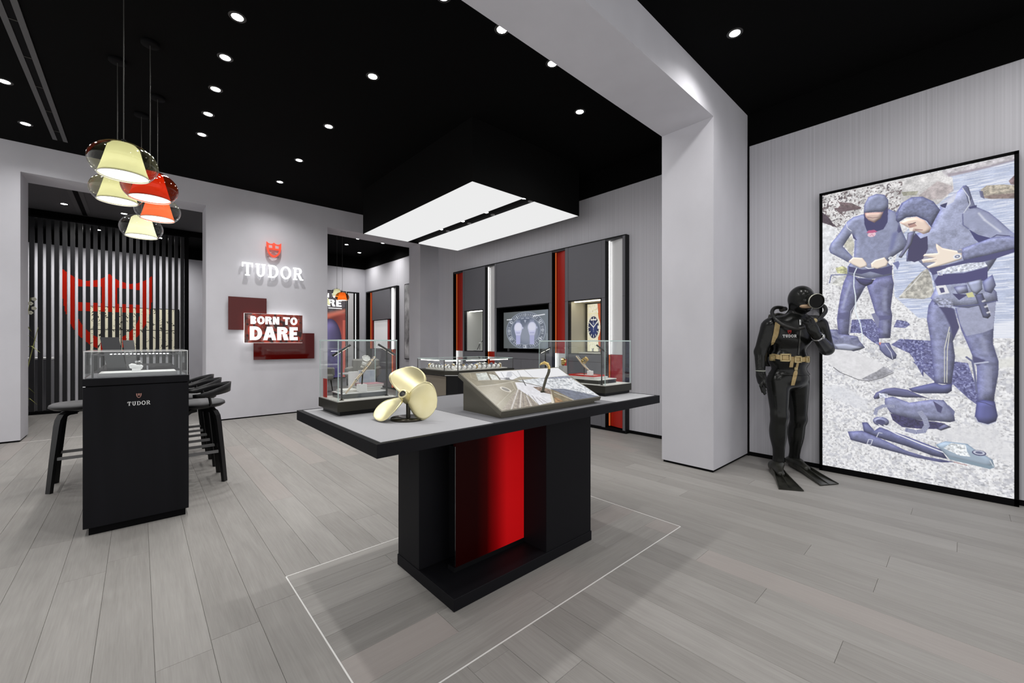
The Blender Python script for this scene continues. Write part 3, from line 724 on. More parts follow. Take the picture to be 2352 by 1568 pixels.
# ================================================================== flat prints: colour per vertex of a fine grid
def vnoise(h, w_, sc, seed):
    """smooth value noise, feature size sc cells"""
    rs = np.random.RandomState(seed); gh, gw = int(h / sc) + 3, int(w_ / sc) + 3; g_ = rs.rand(gh, gw)
    y = np.arange(h)[:, None] / sc; x = np.arange(w_)[None, :] / sc
    yi = y.astype(int); xi = x.astype(int); fy = y - yi; fx = x - xi; fy = fy * fy * (3 - 2 * fy); fx = fx * fx * (3 - 2 * fx)
    return (g_[yi, xi] * (1 - fy) * (1 - fx) + g_[yi, xi + 1] * (1 - fy) * fx + g_[yi + 1, xi] * fy * (1 - fx) + g_[yi + 1, xi + 1] * fy * fx)
def blur(a, r):
    r = int(r)
    if r < 1: return a
    for ax in (0, 1):
        for _ in range(2):
            p = np.pad(a, [(r + 1, r) if k == ax else (0, 0) for k in range(a.ndim)], mode='edge'); c = np.cumsum(p, axis=ax)
            a = (np.take(c, range(2 * r + 1, c.shape[ax]), ax) - np.take(c, range(0, c.shape[ax] - 2 * r - 1), ax)) / (2 * r + 1)
    return a
class Canvas:
    def __init__(s, w_, h, O3, U, V, fill=(200, 200, 200), k=1.):
        """O3 = top-left corner, U along the width, V down the height (world vectors)"""
        s.k = k; w_, h = int(w_ * k), int(h * k); s.w, s.h = w_, h; s.a = np.zeros((h, w_, 3)) + np.array(fill, float); s.O, s.U, s.V = (np.array(q, float) for q in (O3, U, V))
        s.n = np.cross(s.U, s.V)
    def px(s, pts):
        """photo pixels -> canvas cells"""
        out = []
        E0 = np.array([0, 0, EYE])
        for x, y in pts:
            r = ray(x, y); t_ = np.dot(s.O - E0, s.n) / np.dot(r, s.n); p = E0 + r * t_ - s.O
            out.append((np.dot(p, s.U) / np.dot(s.U, s.U) * s.w, np.dot(p, s.V) / np.dot(s.V, s.V) * s.h))
        return np.array(out)
    def mask(s, P):
        P = np.asarray(P, float); x0, x1 = int(max(0, P[:, 0].min() - 1)), int(min(s.w, P[:, 0].max() + 2)); y0, y1 = int(max(0, P[:, 1].min() - 1)), int(min(s.h, P[:, 1].max() + 2))
        if x1 <= x0 or y1 <= y0: return None
        acc = np.zeros((y1 - y0, x1 - x0))
        for oy_, ox_ in ((.25, .25), (.25, .75), (.75, .25), (.75, .75)):
            X = np.arange(x0, x1)[None, :] + ox_; Y = np.arange(y0, y1)[:, None] + oy_; ins = np.zeros(acc.shape, bool); n = len(P)
            for i in range(n):
                ax, ay = P[i - 1]; bx, by = P[i]
                if ay == by: continue
                ins ^= ((ay > Y) != (by > Y)) & (X < (bx - ax) * (Y - ay) / (by - ay) + ax)
            acc += ins
        return acc / 4, x0, x1, y0, y1
    def poly(s, P, col, alpha=1., edge=0, ecol=None, nz=0., seed=1, nsc=6, soft=0):
        m = s.mask(P)
        if m is None: return
        k, x0, x1, y0, y1 = m; c = np.zeros(k.shape + (3,)) + np.array(col, float); edge = int(round(edge * s.k)); soft = int(round(soft * s.k)); nsc = nsc * s.k
        if edge:
            e = np.clip(blur(k, edge) * 2 - 1, 0, 1)[..., None]; ec = np.array(ecol if ecol is not None else [v * .5 for v in col], float); c = ec + (c - ec) * e
            gy, gx = np.gradient(blur(k, int(edge * 1.6) + 1)); c = c * (1 + np.clip((gx * .5 + gy * .85) * edge * 2.2, -.5, .5)[..., None])
        if nz: c = c * (1 + nz * (vnoise(s.h, s.w, nsc, seed)[y0:y1, x0:x1, None] - .5) * 2 + nz * .6 * (vnoise(s.h, s.w, 2 * s.k, seed + 9)[y0:y1, x0:x1, None] - .5) * 2)
        if soft: k = blur(k, soft)
        k = (k * alpha)[..., None]; s.a[y0:y1, x0:x1] = s.a[y0:y1, x0:x1] * (1 - k) + c * k
    def P(s, pts, col, **kw): s.poly(s.px(pts), col, **kw)
    def line(s, C, wd, col, alpha=1., **kw):
        C = np.asarray(C, float); wd = wd * s.k
        for i in range(len(C) - 1):
            d = C[i + 1] - C[i]; L = np.hypot(*d)
            if L < 1e-6: continue
            n = np.array([-d[1], d[0]]) / L * wd / 2; e = d / L * wd * .3
            s.poly([C[i] + n - e, C[i + 1] + n + e, C[i + 1] - n + e, C[i] - n - e], col, alpha, **kw)
    def L(s, pts, wd, col, alpha=1., **kw): s.line(s.px(pts), wd, col, alpha, **kw)
    def ell(s, c, rx, ry, col, rot=0., **kw):
        a = np.linspace(0, 2 * PI, 40, endpoint=False); x = rx * s.k * np.cos(a); y = ry * s.k * np.sin(a)
        s.poly(np.stack([c[0] + x * math.cos(rot) - y * math.sin(rot), c[1] + x * math.sin(rot) + y * math.cos(rot)], 1), col, **kw)
    def speck(s, M, col, th, sc, seed, alpha=1.):
        n = vnoise(s.h, s.w, sc * s.k, seed); k = np.clip((n - th) * 8, 0, 1) * M * alpha; s.a = s.a * (1 - k[..., None]) + np.array(col, float) * k[..., None]
    def mesh(s, name, m):
        h, w_ = s.h, s.w; iy, ix = np.mgrid[0:h, 0:w_]; fx = ix / (w_ - 1.); fy = iy / (h - 1.)
        co = s.O[None, None] + fx[..., None] * s.U + fy[..., None] * s.V
        idx = np.arange(h * w_).reshape(h, w_); q = np.stack([idx[:-1, :-1], idx[1:, :-1], idx[1:, 1:], idx[:-1, 1:]], -1).reshape(-1, 4)
        me = bpy.data.meshes.new(name); me.vertices.add(h * w_); me.vertices.foreach_set('co', co.reshape(-1)); nf = len(q)
        me.loops.add(nf * 4); me.loops.foreach_set('vertex_index', q.reshape(-1)); me.polygons.add(nf); me.polygons.foreach_set('loop_start', np.arange(nf) * 4)
        me.update(calc_edges=True); me.validate()
        ca = me.color_attributes.new('print', 'FLOAT_COLOR', 'POINT'); c = np.clip(s.a, 0, 255) / 255.
        l_ = np.where(c <= .04045, c / 12.92, ((c + .055) / 1.055) ** 2.4); rgba = np.concatenate([l_, np.ones((h, w_, 1))], 2)
        ca.data.foreach_set('color', rgba.reshape(-1).astype(np.float32)); me.materials.append(m); return me
def print_mat(name, glow=0., base=True, rough=.35):
    m = mat(name, (.5, .5, .5), rough); nt = m.node_tree; b = nt.nodes['Principled BSDF']
    at = nt.nodes.new('ShaderNodeAttribute'); at.attribute_name = 'print'
    if base: nt.links.new(at.outputs['Color'], b.inputs['Base Color'])
    else: b.inputs['Base Color'].default_value = (.02, .02, .02, 1); b.inputs['Specular IOR Level'].default_value = .3
    if glow: nt.links.new(at.outputs['Color'], b.inputs['Emission Color']); b.inputs['Emission Strength'].default_value = glow
    return m
def rebase(me, loc):
    me.transform(Matrix.Translation(-Vector(loc))); return me

# ------------------------------------------------------------------ the backlit beach photograph on the right wall
PX = 5.03; py_l, py_r, pz0, pz1 = .949, -.262, .052, 2.728
cv = Canvas(330, 720, (PX - .004, py_l, pz1), (0, py_r - py_l, 0), (0, 0, pz0 - pz1), (226, 226, 228), 1.36)
def zf(x0, y0, k): return lambda *p: [(x0 + p[i] / k, y0 + p[i + 1] / k) for i in range(0, len(p), 2)]
Z1, Z2, Z3, Z4 = zf(1880, 340, 4.356), zf(1880, 600, 5.225), zf(2080, 600, 3.919), zf(1880, 860, 4.983)
one = np.ones((cv.h, cv.w))
yy = np.mgrid[0:cv.h, 0:cv.w][0] / cv.h
# pebbles
n8 = vnoise(cv.h, cv.w, 40, 3)[..., None]; cv.a *= (.93 + .12 * n8)
cv.speck(one * .8, (186, 185, 188), .56, 3.4, 11, .7); cv.speck(one, (132, 130, 136), .70, 2.8, 12, .6); cv.speck(one, (248, 248, 250), .58, 3.2, 13, .7); cv.speck(one * (yy > .5), (170, 172, 185), .6, 5, 14, .5)
for k in range(90):
    p = cv.px([(random.uniform(1895, 2330), random.uniform(1060, 1135))])[0]; cv.ell(p, random.uniform(1.5, 4.5), random.uniform(1, 2.4), random.choice([(205, 206, 214), (242, 242, 244), (150, 152, 160), (180, 180, 188)]))
# pale sand patches
cv.P(Z4(1200, 640, 2000, 560, 2250, 900, 2250, 1040, 1900, 900, 1500, 760), (216, 216, 220), alpha=.75, soft=6); cv.P(Z4(60, 120, 300, 130, 560, 300, 560, 420, 300, 330, 60, 230), (214, 216, 224), alpha=.7, soft=4)
cv.P(Z3(440, 760, 560, 780, 640, 900, 1000, 860, 1000, 950, 830, 960, 600, 900, 440, 850), (222, 222, 214), alpha=.8, soft=3)
# sea
sea = Z1(1240, 300, 1990, 70, 1990, 1900, 1700, 1900, 1500, 1700, 1000, 1700, 760, 1480, 750, 1200, 830, 880, 1000, 700, 1300, 480)
cv.P(sea, (182, 194, 226), nz=.06, nsc=14)
mk = np.zeros((cv.h, cv.w)); q = cv.mask(cv.px(sea)); mk[q[3]:q[4], q[1]:q[2]] = q[0]
st = vnoise(cv.h * 4, max(4, cv.w // 5), 5, 21); st = np.repeat(st, 6, 1)[::4][:cv.h, :cv.w]; w1 = np.clip((st - .55) * 6, 0, 1) * mk; cv.a = cv.a * (1 - .75 * w1[..., None]) + np.array((238, 241, 252.)) * .75 * w1[..., None]
st2 = np.repeat(vnoise(cv.h * 4, max(4, cv.w // 4), 6, 22), 5, 1)[::4][:cv.h, :cv.w]; w2 = np.clip((st2 - .62) * 6, 0, 1) * mk; cv.a = cv.a * (1 - .6 * w2[..., None]) + np.array((140, 155, 200.)) * .6 * w2[..., None]
cv.P(Z3(780, 560, 1000, 520, 1000, 690, 780, 690), (236, 238, 246), alpha=.75, soft=3)
# rocks
cv.P(Z1(36, 470, 1230, 235, 1340, 300, 1350, 410, 1200, 560, 800, 640, 460, 640, 330, 690, 250, 760, 190, 805, 36, 740), (206, 203, 202), nz=.16, nsc=12, seed=5)
rk = np.zeros((cv.h, cv.w)); q = cv.mask(cv.px(Z1(36, 470, 850, 330, 800, 640, 460, 640, 330, 690, 190, 805, 36, 740))); rk[q[3]:q[4], q[1]:q[2]] = q[0]
cv.speck(rk, (92, 74, 76), .62, 4, 31, .85); cv.speck(rk, (245, 244, 244), .6, 5, 32, .7); cv.speck(rk, (60, 52, 58), .7, 2.6, 33, .8)
cv.P(Z1(1000, 480, 1190, 330, 1340, 380, 1350, 430, 1230, 510, 1100, 520), (168, 150, 150), alpha=.7, nz=.2, soft=1); cv.P(Z1(830, 440, 1000, 430, 980, 470, 850, 480), (150, 148, 120), alpha=.8, nz=.2)
cv.P(Z1(1230, 235, 1990, 60, 1990, 110, 1600, 215, 1280, 290), (196, 190, 196), nz=.15); cv.P(Z1(1290, 260, 1700, 180, 1980, 105, 1980, 125, 1600, 225, 1300, 290), (140, 124, 140), alpha=.7, soft=1)
cv.P(Z1(36, 640, 100, 690, 150, 760, 200, 800, 100, 765, 36, 745), (62, 46, 58), nz=.2); cv.P(Z1(170, 500, 210, 540, 330, 550, 420, 590, 300, 600, 190, 610, 220, 570), (96, 70, 74), alpha=.85, nz=.3)
cv.P(Z1(150, 600, 430, 590, 420, 610, 230, 640, 260, 690, 200, 640), (90, 66, 72), alpha=.9)
cv.P(Z1(36, 760, 190, 810, 150, 900, 140, 1140, 110, 1200, 36, 1350), (226, 228, 232), nz=.1, seed=8); cv.speck(rk * 0 + 0, (0, 0, 0), 1, 3, 1)
cv.P(Z1(1620, 420, 1680, 375, 1850, 365, 1990, 375, 1990, 500, 1720, 508, 1640, 500), (172, 160, 140), nz=.28, nsc=4, seed=17); cv.P(Z1(1640, 490, 1720, 470, 1990, 450, 1990, 505, 1720, 510), (110, 84, 84), alpha=.7, nz=.2, soft=1); cv.P(Z1(1605, 430, 1640, 430, 1660, 510, 1620, 490), (70, 72, 120), alpha=.8)
cv.P(Z1(1900, 330, 1960, 270, 1990, 255, 1990, 375, 1920, 365), (120, 96, 100), nz=.3)
cv.P(Z1(800, 1500, 900, 1370, 1030, 1240, 1090, 1200, 1130, 1300, 1160, 1480, 1050, 1510), (176, 172, 160), nz=.22, nsc=5, seed=15); cv.L(Z1(810, 1480, 920, 1390, 1040, 1250), 1.5, (240, 240, 240), .7)
cv.P(Z1(170, 1200, 250, 1180, 300, 1210, 290, 1260, 190, 1250), (190, 190, 130), nz=.3); cv.P(Z1(130, 1360, 200, 1290, 290, 1270, 240, 1390), (196, 196, 190), nz=.2); cv.L(Z1(110, 1350, 130, 1270, 300, 1265), 2.2, (70, 80, 140))
cv.P(Z1(250, 960, 330, 880, 360, 960, 340, 1090), (176, 172, 150), alpha=.8, nz=.2)
# blue shadows on the pebbles
for z in (Z2(400, 700, 640, 690, 720, 780, 730, 1010, 640, 960, 520, 860, 380, 860), Z2(940, 700, 1060, 720, 1100, 760, 1040, 800, 900, 790), Z2(870, 1000, 980, 930, 1260, 950, 1260, 1390, 1190, 1270, 1110, 1110, 1000, 1060),
          Z3(0, 700, 240, 715, 260, 900, 240, 960, 60, 860, 0, 780), Z3(60, 900, 250, 930, 430, 900, 560, 915, 650, 1180, 640, 1290, 560, 1230, 430, 1110, 270, 1090)):
    cv.P(z, (74, 76, 142), alpha=.92, nz=.1); q = cv.mask(cv.px(z)); sm = np.zeros((cv.h, cv.w)); sm[q[3]:q[4], q[1]:q[2]] = q[0]; cv.speck(sm, (140, 146, 205), .58, 2.4, 41, .85); cv.speck(sm, (40, 40, 96), .64, 2.6, 42, .7)
SU, SD, SH_, SK = (124, 131, 170), (52, 50, 102), (168, 177, 212), (244, 224, 202)
# left diver
cv.P(Z2(350, 150, 460, 200, 570, 290, 540, 350, 450, 500, 395, 640, 370, 890, 240, 880, 222, 690, 240, 560, 262, 420, 300, 260), (98, 101, 150), edge=5, ecol=(60, 60, 112), nz=.12)
cv.P(Z2(580, 290, 700, 200, 880, 160, 906, 270, 885, 420, 868, 560, 886, 650, 862, 920, 722, 925, 718, 760, 690, 650, 640, 480), (98, 101, 150), edge=5, ecol=(60, 60, 115), nz=.12)
cv.L(Z2(385, 260, 330, 420, 290, 560), 5, (160, 166, 206), .6, soft=1); cv.L(Z2(800, 330, 790, 500, 800, 590), 7, (150, 156, 196), .55, soft=2); cv.L(Z2(800, 720, 805, 860), 6, (150, 156, 196), .5, soft=2); cv.L(Z2(555, 320, 480, 460, 390, 600, 365, 870), 1.2, (205, 208, 230), .9)
cv.P(Z2(720, 650, 860, 650, 860, 690, 730, 710), (70, 70, 125), alpha=.8); cv.P(Z2(635, 630, 680, 620, 730, 690, 720, 800, 690, 760), (110, 112, 158)); cv.P(Z2(240, 620, 370, 610, 365, 700, 235, 690), (66, 66, 116), alpha=.7, soft=1)
cv.P(Z2(722, 980, 850, 975, 880, 1040, 940, 1120, 930, 1165, 885, 1180, 800, 1130, 735, 1060), (92, 96, 146), edge=3, ecol=(48, 50, 98)); cv.L(Z2(800, 990, 870, 1090, 890, 1170), 1.1, (215, 218, 235)); cv.P(Z2(722, 975, 755, 970, 740, 1010), (225, 120, 110))
cv.P(Z2(440, 205, 670, 220, 640, 270, 570, 300, 500, 270), (46, 44, 94), edge=2)
cv.P(Z1(460, 660, 350, 690, 290, 735, 205, 860, 125, 955, 105, 1010, 120, 1050, 230, 1105, 300, 1145, 345, 1090, 245, 985, 335, 850, 365, 900, 355, 1100, 290, 1190, 290, 1260, 520, 1310, 735, 1275, 735, 1190, 690, 1140, 740, 1090, 870, 1000, 885, 930, 835, 830, 815, 760, 775, 640, 700, 610, 690, 720), SU, edge=4, ecol=(78, 84, 138), nz=.08)
cv.P(Z1(335, 850, 370, 900, 390, 925, 350, 905), SD); cv.P(Z1(800, 760, 835, 830, 800, 850, 785, 830), SD); cv.P(Z1(690, 640, 775, 640, 810, 760, 740, 1000, 690, 900), (138, 146, 188), alpha=.5, soft=3); cv.P(Z1(740, 850, 800, 830, 745, 1010, 700, 1050), (76, 82, 150), alpha=.6, soft=2)
cv.P(Z1(300, 1180, 440, 1215, 640, 1200, 740, 1170, 735, 1250, 650, 1270, 520, 1235, 430, 1260, 300, 1240), SD); cv.L(Z1(290, 1260, 400, 1300, 520, 1310, 735, 1272), 2.4, (84, 88, 142)); cv.L(Z1(275, 740, 290, 800, 330, 830), 1.2, (225, 228, 240))
cv.P(Z1(455, 650, 650, 636, 698, 570, 692, 740, 650, 812, 560, 842, 485, 830, 460, 760), (44, 42, 96)); cv.P(Z1(453, 650, 458, 570, 500, 492, 580, 458, 660, 468, 700, 520, 697, 590, 655, 635, 560, 640), (120, 128, 166), edge=3, ecol=(74, 78, 128), nz=.08)
cv.P(Z1(462, 648, 650, 640, 622, 705, 560, 748, 500, 722, 470, 690), (212, 176, 160), edge=2, ecol=(150, 104, 100)); cv.L(Z1(490, 690, 545, 700, 600, 690), 1.4, (128, 90, 92))
p = cv.px(Z1(533, 865))[0]; cv.ell(p, 7.8, 6.2, (236, 186, 204)); cv.P(Z1(480, 850, 500, 825, 560, 818, 590, 838, 540, 850), (196, 62, 118)); cv.L(Z1(515, 880, 535, 860, 555, 885), 1, (206, 110, 140))
cv.P(Z1(300, 1135, 345, 1092, 440, 1100, 482, 1150, 485, 1180, 420, 1200, 345, 1165), SK, edge=1, ecol=(206, 170, 150)); cv.P(Z1(525, 1155, 565, 1120, 660, 1092, 697, 1140, 680, 1180, 590, 1208, 530, 1195), SK, edge=1, ecol=(206, 170, 150)); cv.ell(cv.px(Z1(722, 1102))[0], 4.2, 3.8, (232, 236, 240)); cv.ell(cv.px(Z1(722, 1102))[0], 2.2, 2, (150, 156, 176)); cv.L(Z1(470, 1190, 500, 1205, 550, 1200), 2, (236, 236, 240))
cv.L(Z2(460, 80, 428, 150, 425, 300, 446, 420, 445, 600, 500, 740, 527, 880, 522, 975), 2.0, (226, 240, 248)); cv.P(Z1(740, 1150, 800, 1130, 812, 1160, 790, 1220, 770, 1180), (96, 104, 164))
cv.P(Z2(60, 820, 230, 815, 245, 870, 330, 880, 470, 900, 492, 950, 560, 1035, 500, 1060, 400, 1085, 230, 1070, 150, 1005, 90, 900), (112, 116, 156), edge=3, ecol=(62, 64, 110), nz=.15); cv.P(Z2(170, 990, 330, 980, 550, 1035, 400, 1075, 240, 1060), (152, 158, 190), edge=2); cv.L(Z2(110, 880, 170, 900, 230, 930), 5, (84, 88, 134)); cv.L(Z2(400, 930, 470, 925), 5, (84, 88, 134))
cv.P(Z2(60, 1110, 160, 1050, 400, 1072, 700, 1190, 790, 1262, 900, 1320, 760, 1392, 590, 1432, 480, 1412, 240, 1302, 60, 1190), (220, 219, 222), nz=.04); cv.P(Z2(780, 1262, 905, 1320, 760, 1395, 590, 1432, 520, 1410, 640, 1345, 700, 1320), (150, 150, 160), nz=.2); cv.L(Z2(180, 1270, 260, 1330, 480, 1420, 600, 1436, 760, 1400, 900, 1335), 1.6, (84, 82, 90))
# right diver
cv.P(Z3(240, 340, 280, 350, 440, 470, 482, 590, 425, 720, 445, 860, 412, 1110, 258, 1095, 240, 880, 222, 700, 190, 520, 205, 400), (114, 119, 164), edge=5, ecol=(62, 64, 116), nz=.12); cv.P(Z3(260, 350, 440, 430, 480, 600, 430, 700, 400, 580, 350, 480), (50, 48, 98), soft=1); cv.L(Z3(395, 590, 350, 780, 350, 1090), 1.2, (222, 220, 200)); cv.L(Z3(395, 640, 375, 800, 370, 1090), 1.2, (222, 220, 200))
cv.P(Z3(445, 420, 640, 390, 812, 360, 792, 560, 785, 740, 836, 900, 834, 1010, 800, 1200, 795, 1260, 640, 1260, 640, 950, 575, 790, 500, 620, 470, 520), (112, 117, 164), edge=5, ecol=(62, 64, 118), nz=.12); cv.P(Z3(455, 420, 640, 395, 812, 362, 785, 605, 700, 640, 545, 672, 490, 560), (148, 153, 186), alpha=.9, nz=.05); cv.L(Z3(690, 690, 720, 830), 8, (150, 156, 194), .5, soft=2); cv.L(Z3(740, 960, 745, 1160), 9, (150, 155, 196), .5, soft=2); cv.P(Z3(600, 850, 720, 890, 650, 940, 600, 910), (58, 58, 108), soft=1)
cv.L(Z3(545, 860, 600, 900, 620, 1010, 640, 1180), 3.5, (84, 88, 134)); cv.L(Z3(620, 920, 740, 905), 3, (176, 182, 212)); cv.P(Z3(25, 1145, 160, 1112, 260, 1090, 330, 1112, 418, 1100, 415, 1165, 380, 1188, 130, 1188, 60, 1172), (74, 79, 134), edge=3, ecol=(40, 42, 92)); cv.P(Z3(640, 1255, 700, 1245, 800, 1260, 828, 1390, 812, 1440, 740, 1466, 650, 1442, 620, 1400), (72, 76, 146), edge=4, ecol=(38, 40, 96)); cv.L(Z3(625, 1400, 650, 1445, 740, 1468, 812, 1442), 1.5, (170, 175, 205)); cv.L(Z3(650, 1260, 720, 1275, 800, 1310), 1.4, (48, 50, 100))
cv.P(Z1(1215, 575, 1240, 560, 1300, 500, 1400, 430, 1445, 378, 1475, 372, 1500, 390, 1530, 480, 1560, 565, 1582, 590, 1700, 640, 1800, 720, 1920, 830, 1992, 880, 1992, 1005, 1800, 1075, 1740, 1170, 1690, 1240, 1690, 1340, 1780, 1440, 1792, 1530, 1500, 1600, 1180, 1570, 1120, 1500, 1170, 1400, 1130, 1250, 1000, 1130, 880, 1135, 878, 1050, 985, 855, 1110, 820, 1160, 730, 1215, 620), (142, 149, 186), edge=5, ecol=(84, 88, 140), nz=.13, nsc=9)
cv.P(Z1(1215, 575, 1300, 500, 1390, 440, 1350, 540, 1240, 600), (214, 214, 218), alpha=.7); cv.P(Z1(1440, 400, 1475, 378, 1500, 395, 1530, 500, 1500, 560, 1470, 450), (84, 90, 132), edge=1); cv.L(Z1(1440, 400, 1500, 490, 1515, 560, 1450, 650), 1.4, (206, 210, 225))
cv.P(Z1(1215, 570, 1290, 545, 1270, 600, 1230, 590), (40, 40, 90)); cv.P(Z1(1500, 590, 1582, 570, 1580, 600, 1510, 610), (48, 50, 104))
cv.P(Z1(1440, 660, 1560, 600, 1700, 650, 1850, 780, 1980, 890, 1960, 990, 1780, 900, 1600, 820, 1460, 780), (138, 145, 184), alpha=.7, soft=2); cv.L(Z1(1600, 650, 1660, 720, 1820, 840), 3, (222, 226, 240), .7, soft=1); cv.L(Z1(1440, 660, 1445, 770, 1500, 810), 2, (90, 95, 145))
cv.P(Z1(1505, 815, 1600, 870, 1720, 900, 1620, 960, 1560, 910), (46, 46, 108)); cv.L(Z1(1720, 905, 1780, 870, 1910, 880), 1.8, (50, 50, 100))
cv.P(Z1(1420, 1010, 1750, 890, 1900, 880, 1992, 900, 1992, 1000, 1740, 1070, 1450, 1125), (118, 124, 166), edge=3, ecol=(70, 74, 124), nz=.14)
cv.P(Z1(1100, 1200, 1300, 1165, 1470, 1120, 1992, 1000, 1992, 1030, 1760, 1110, 1480, 1180, 1140, 1270), (56, 55, 112)); cv.P(Z1(1180, 1240, 1300, 1190, 1500, 1150, 1660, 1140, 1690, 1180, 1500, 1230, 1250, 1260), (206, 212, 230), nz=.25, nsc=3)
cv.P(Z1(1200, 1265, 1450, 1250, 1690, 1190, 1690, 1320, 1500, 1345, 1180, 1380, 1160, 1330), (52, 48, 110)); cv.P(Z1(890, 1115, 900, 980, 970, 850, 1020, 905, 1090, 880, 1095, 1010, 1045, 1110, 960, 1142), (46, 41, 86)); cv.P(Z1(890, 850, 970, 830, 930, 960, 830, 1100, 800, 1090, 880, 960), (116, 118, 164), edge=2)
cv.P(Z1(1170, 1380, 1270, 1370, 1310, 1450, 1200, 1470), (226, 226, 232)); cv.P(Z1(1205, 1400, 1250, 1395, 1265, 1440, 1225, 1450), (60, 58, 110)); cv.L(Z1(1190, 1235, 1240, 1225, 1235, 1270, 1200, 1270, 1190, 1235), 1.4, (220, 220, 228))
cv.P(Z3(430, 230, 550, 212, 565, 280, 470, 298), (138, 143, 180), edge=3, ecol=(70, 72, 120)); cv.P(Z3(420, 290, 560, 300, 480, 350), (48, 46, 98)); cv.P(Z3(690, 185, 780, 118, 812, 215, 770, 290, 710, 270), (124, 130, 172), edge=3, ecol=(66, 70, 124)); cv.P(Z3(550, 190, 680, 160, 690, 250, 640, 300, 590, 270), (150, 158, 196), edge=2)
cv.P(Z3(540, 290, 600, 275, 620, 320, 560, 325), (208, 206, 130)); cv.P(Z3(620, 300, 690, 285, 765, 490, 740, 515, 695, 505), (74, 78, 122), edge=2)
for k, (x, y) in enumerate(((700, 355), (722, 405), (742, 458))): cv.L(Z3(x - 14, y + 5, x + 14, y - 6), 1.6, (236, 236, 240)); cv.L(Z3(x - 10, y + 12, x + 18, y + 2), 1.2, (236, 236, 240), .8)
cv.L(Z3(260, 385, 450, 405, 640, 390, 825, 355), 2.2, (70, 74, 128)); cv.P(Z3(255, 330, 420, 340, 430, 420, 300, 410), (150, 155, 186), alpha=.8, nz=.35, nsc=3)
cv.P(Z1(775, 725, 778, 640, 830, 552, 930, 492, 1040, 486, 1150, 535, 1218, 620, 1170, 705, 1130, 785, 1085, 725, 985, 682, 880, 692, 800, 745), (106, 113, 156), edge=4, ecol=(62, 66, 118), nz=.14, nsc=4); cv.L(Z1(790, 740, 880, 690, 985, 680, 1085, 725, 1130, 785), 2, (46, 48, 98)); cv.L(Z1(840, 560, 800, 620, 790, 690), 1.2, (80, 84, 134))
cv.P(Z1(812, 748, 885, 705, 980, 690, 1065, 725, 1126, 800, 1108, 842, 1050, 862, 990, 835, 935, 832, 905, 800), (238, 206, 184), edge=2, ecol=(206, 160, 146)); cv.P(Z1(890, 755, 960, 750, 985, 780, 915, 800), (170, 110, 100), alpha=.8); cv.L(Z1(900, 770, 970, 745), 2, (96, 66, 70)); cv.P(Z1(905, 800, 950, 795, 940, 832, 912, 830), (250, 232, 220)); cv.L(Z1(965, 815, 1040, 820), 1.6, (150, 88, 84))
cv.P(Z1(1175, 955, 1240, 1000, 1380, 1028, 1432, 1010, 1432, 1108, 1340, 1140, 1200, 1182, 1100, 1205, 1080, 1185, 1175, 1140, 1045, 1148, 1030, 1115, 1160, 1098, 1045, 1082, 1060, 1060, 1195, 1050, 1175, 990), SK, edge=1, ecol=(212, 180, 158)); cv.L(Z1(1050, 1100, 1170, 1088), 1, (196, 160, 140)); cv.L(Z1(1050, 1135, 1180, 1115), 1, (196, 160, 140))
p = cv.px(Z1(1388, 1085))[0]; cv.ell(p, 6.5, 5.4, (232, 236, 244)); cv.ell(p, 4.2, 3.5, (110, 116, 150)); cv.ell(p, 1.5, 1.3, (240, 240, 244)); cv.P(Z1(1385, 1025, 1430, 1015, 1432, 1050, 1395, 1050), (120, 126, 160))
# gear in the foreground
cv.P(Z4(760, 270, 850, 250, 1040, 320, 1290, 285, 1430, 290, 1545, 430, 1562, 530, 1500, 545, 1340, 530, 1170, 522, 900, 472, 820, 432, 760, 340), (118, 123, 166), edge=4, ecol=(66, 68, 116), nz=.1); cv.P(Z4(820, 440, 1170, 525, 1340, 540, 1450, 560, 1380, 620, 1180, 620, 960, 600, 850, 520), (44, 40, 84), nz=.3, nsc=3)
cv.P(Z4(628, 255, 660, 205, 760, 160, 870, 148, 1020, 172, 1150, 230, 1300, 285, 1200, 262, 1000, 262, 850, 245, 740, 225, 690, 275, 640, 280), (78, 80, 126), edge=2, ecol=(46, 46, 92)); cv.P(Z4(690, 210, 790, 220, 800, 265, 700, 265), (196, 200, 222), nz=.3, nsc=2)
cv.P(Z4(1310, 300, 1420, 370, 1400, 440, 1360, 420), (58, 56, 104)); cv.P(Z4(1480, 340, 1560, 420, 1550, 470, 1520, 440), (90, 94, 140)); cv.P(Z4(1350, 620, 1440, 560, 1520, 600, 1400, 640), (96, 98, 146), edge=2)
def hose(pts, wd):
    C = cv.px(pts); cv.line(C, wd, (120, 125, 168)); d = []
    for i in range(len(C) - 1):
        n_ = max(2, int(np.hypot(*(C[i + 1] - C[i])) / 2.0 / cv.k))
        for k in range(n_):
            p = C[i] + (C[i + 1] - C[i]) * k / n_; tv = (C[i + 1] - C[i]) / np.hypot(*(C[i + 1] - C[i])); nv = np.array([-tv[1], tv[0]]) * wd * cv.k / 2; tv = tv * cv.k; cv.line([p - nv, p + nv], .9, (196, 202, 228), .9); cv.line([p - nv + tv, p + nv + tv], .8, (62, 64, 112), .9)
hose(Z4(650, 450, 665, 395, 740, 358, 880, 362), 6.5); hose(Z4(1160, 425, 1215, 500, 1240, 580, 1200, 645, 1110, 655, 1010, 632), 9)
p = cv.px(Z4(715, 535))[0]; cv.ell(p, 15, 11.5, (120, 125, 168), edge=3, ecol=(58, 60, 106)); cv.ell(p + np.array((-1, 2)), 9, 6, (60, 60, 106)); cv.L(Z4(640, 520, 730, 480, 790, 500), 1.2, (206, 210, 230))
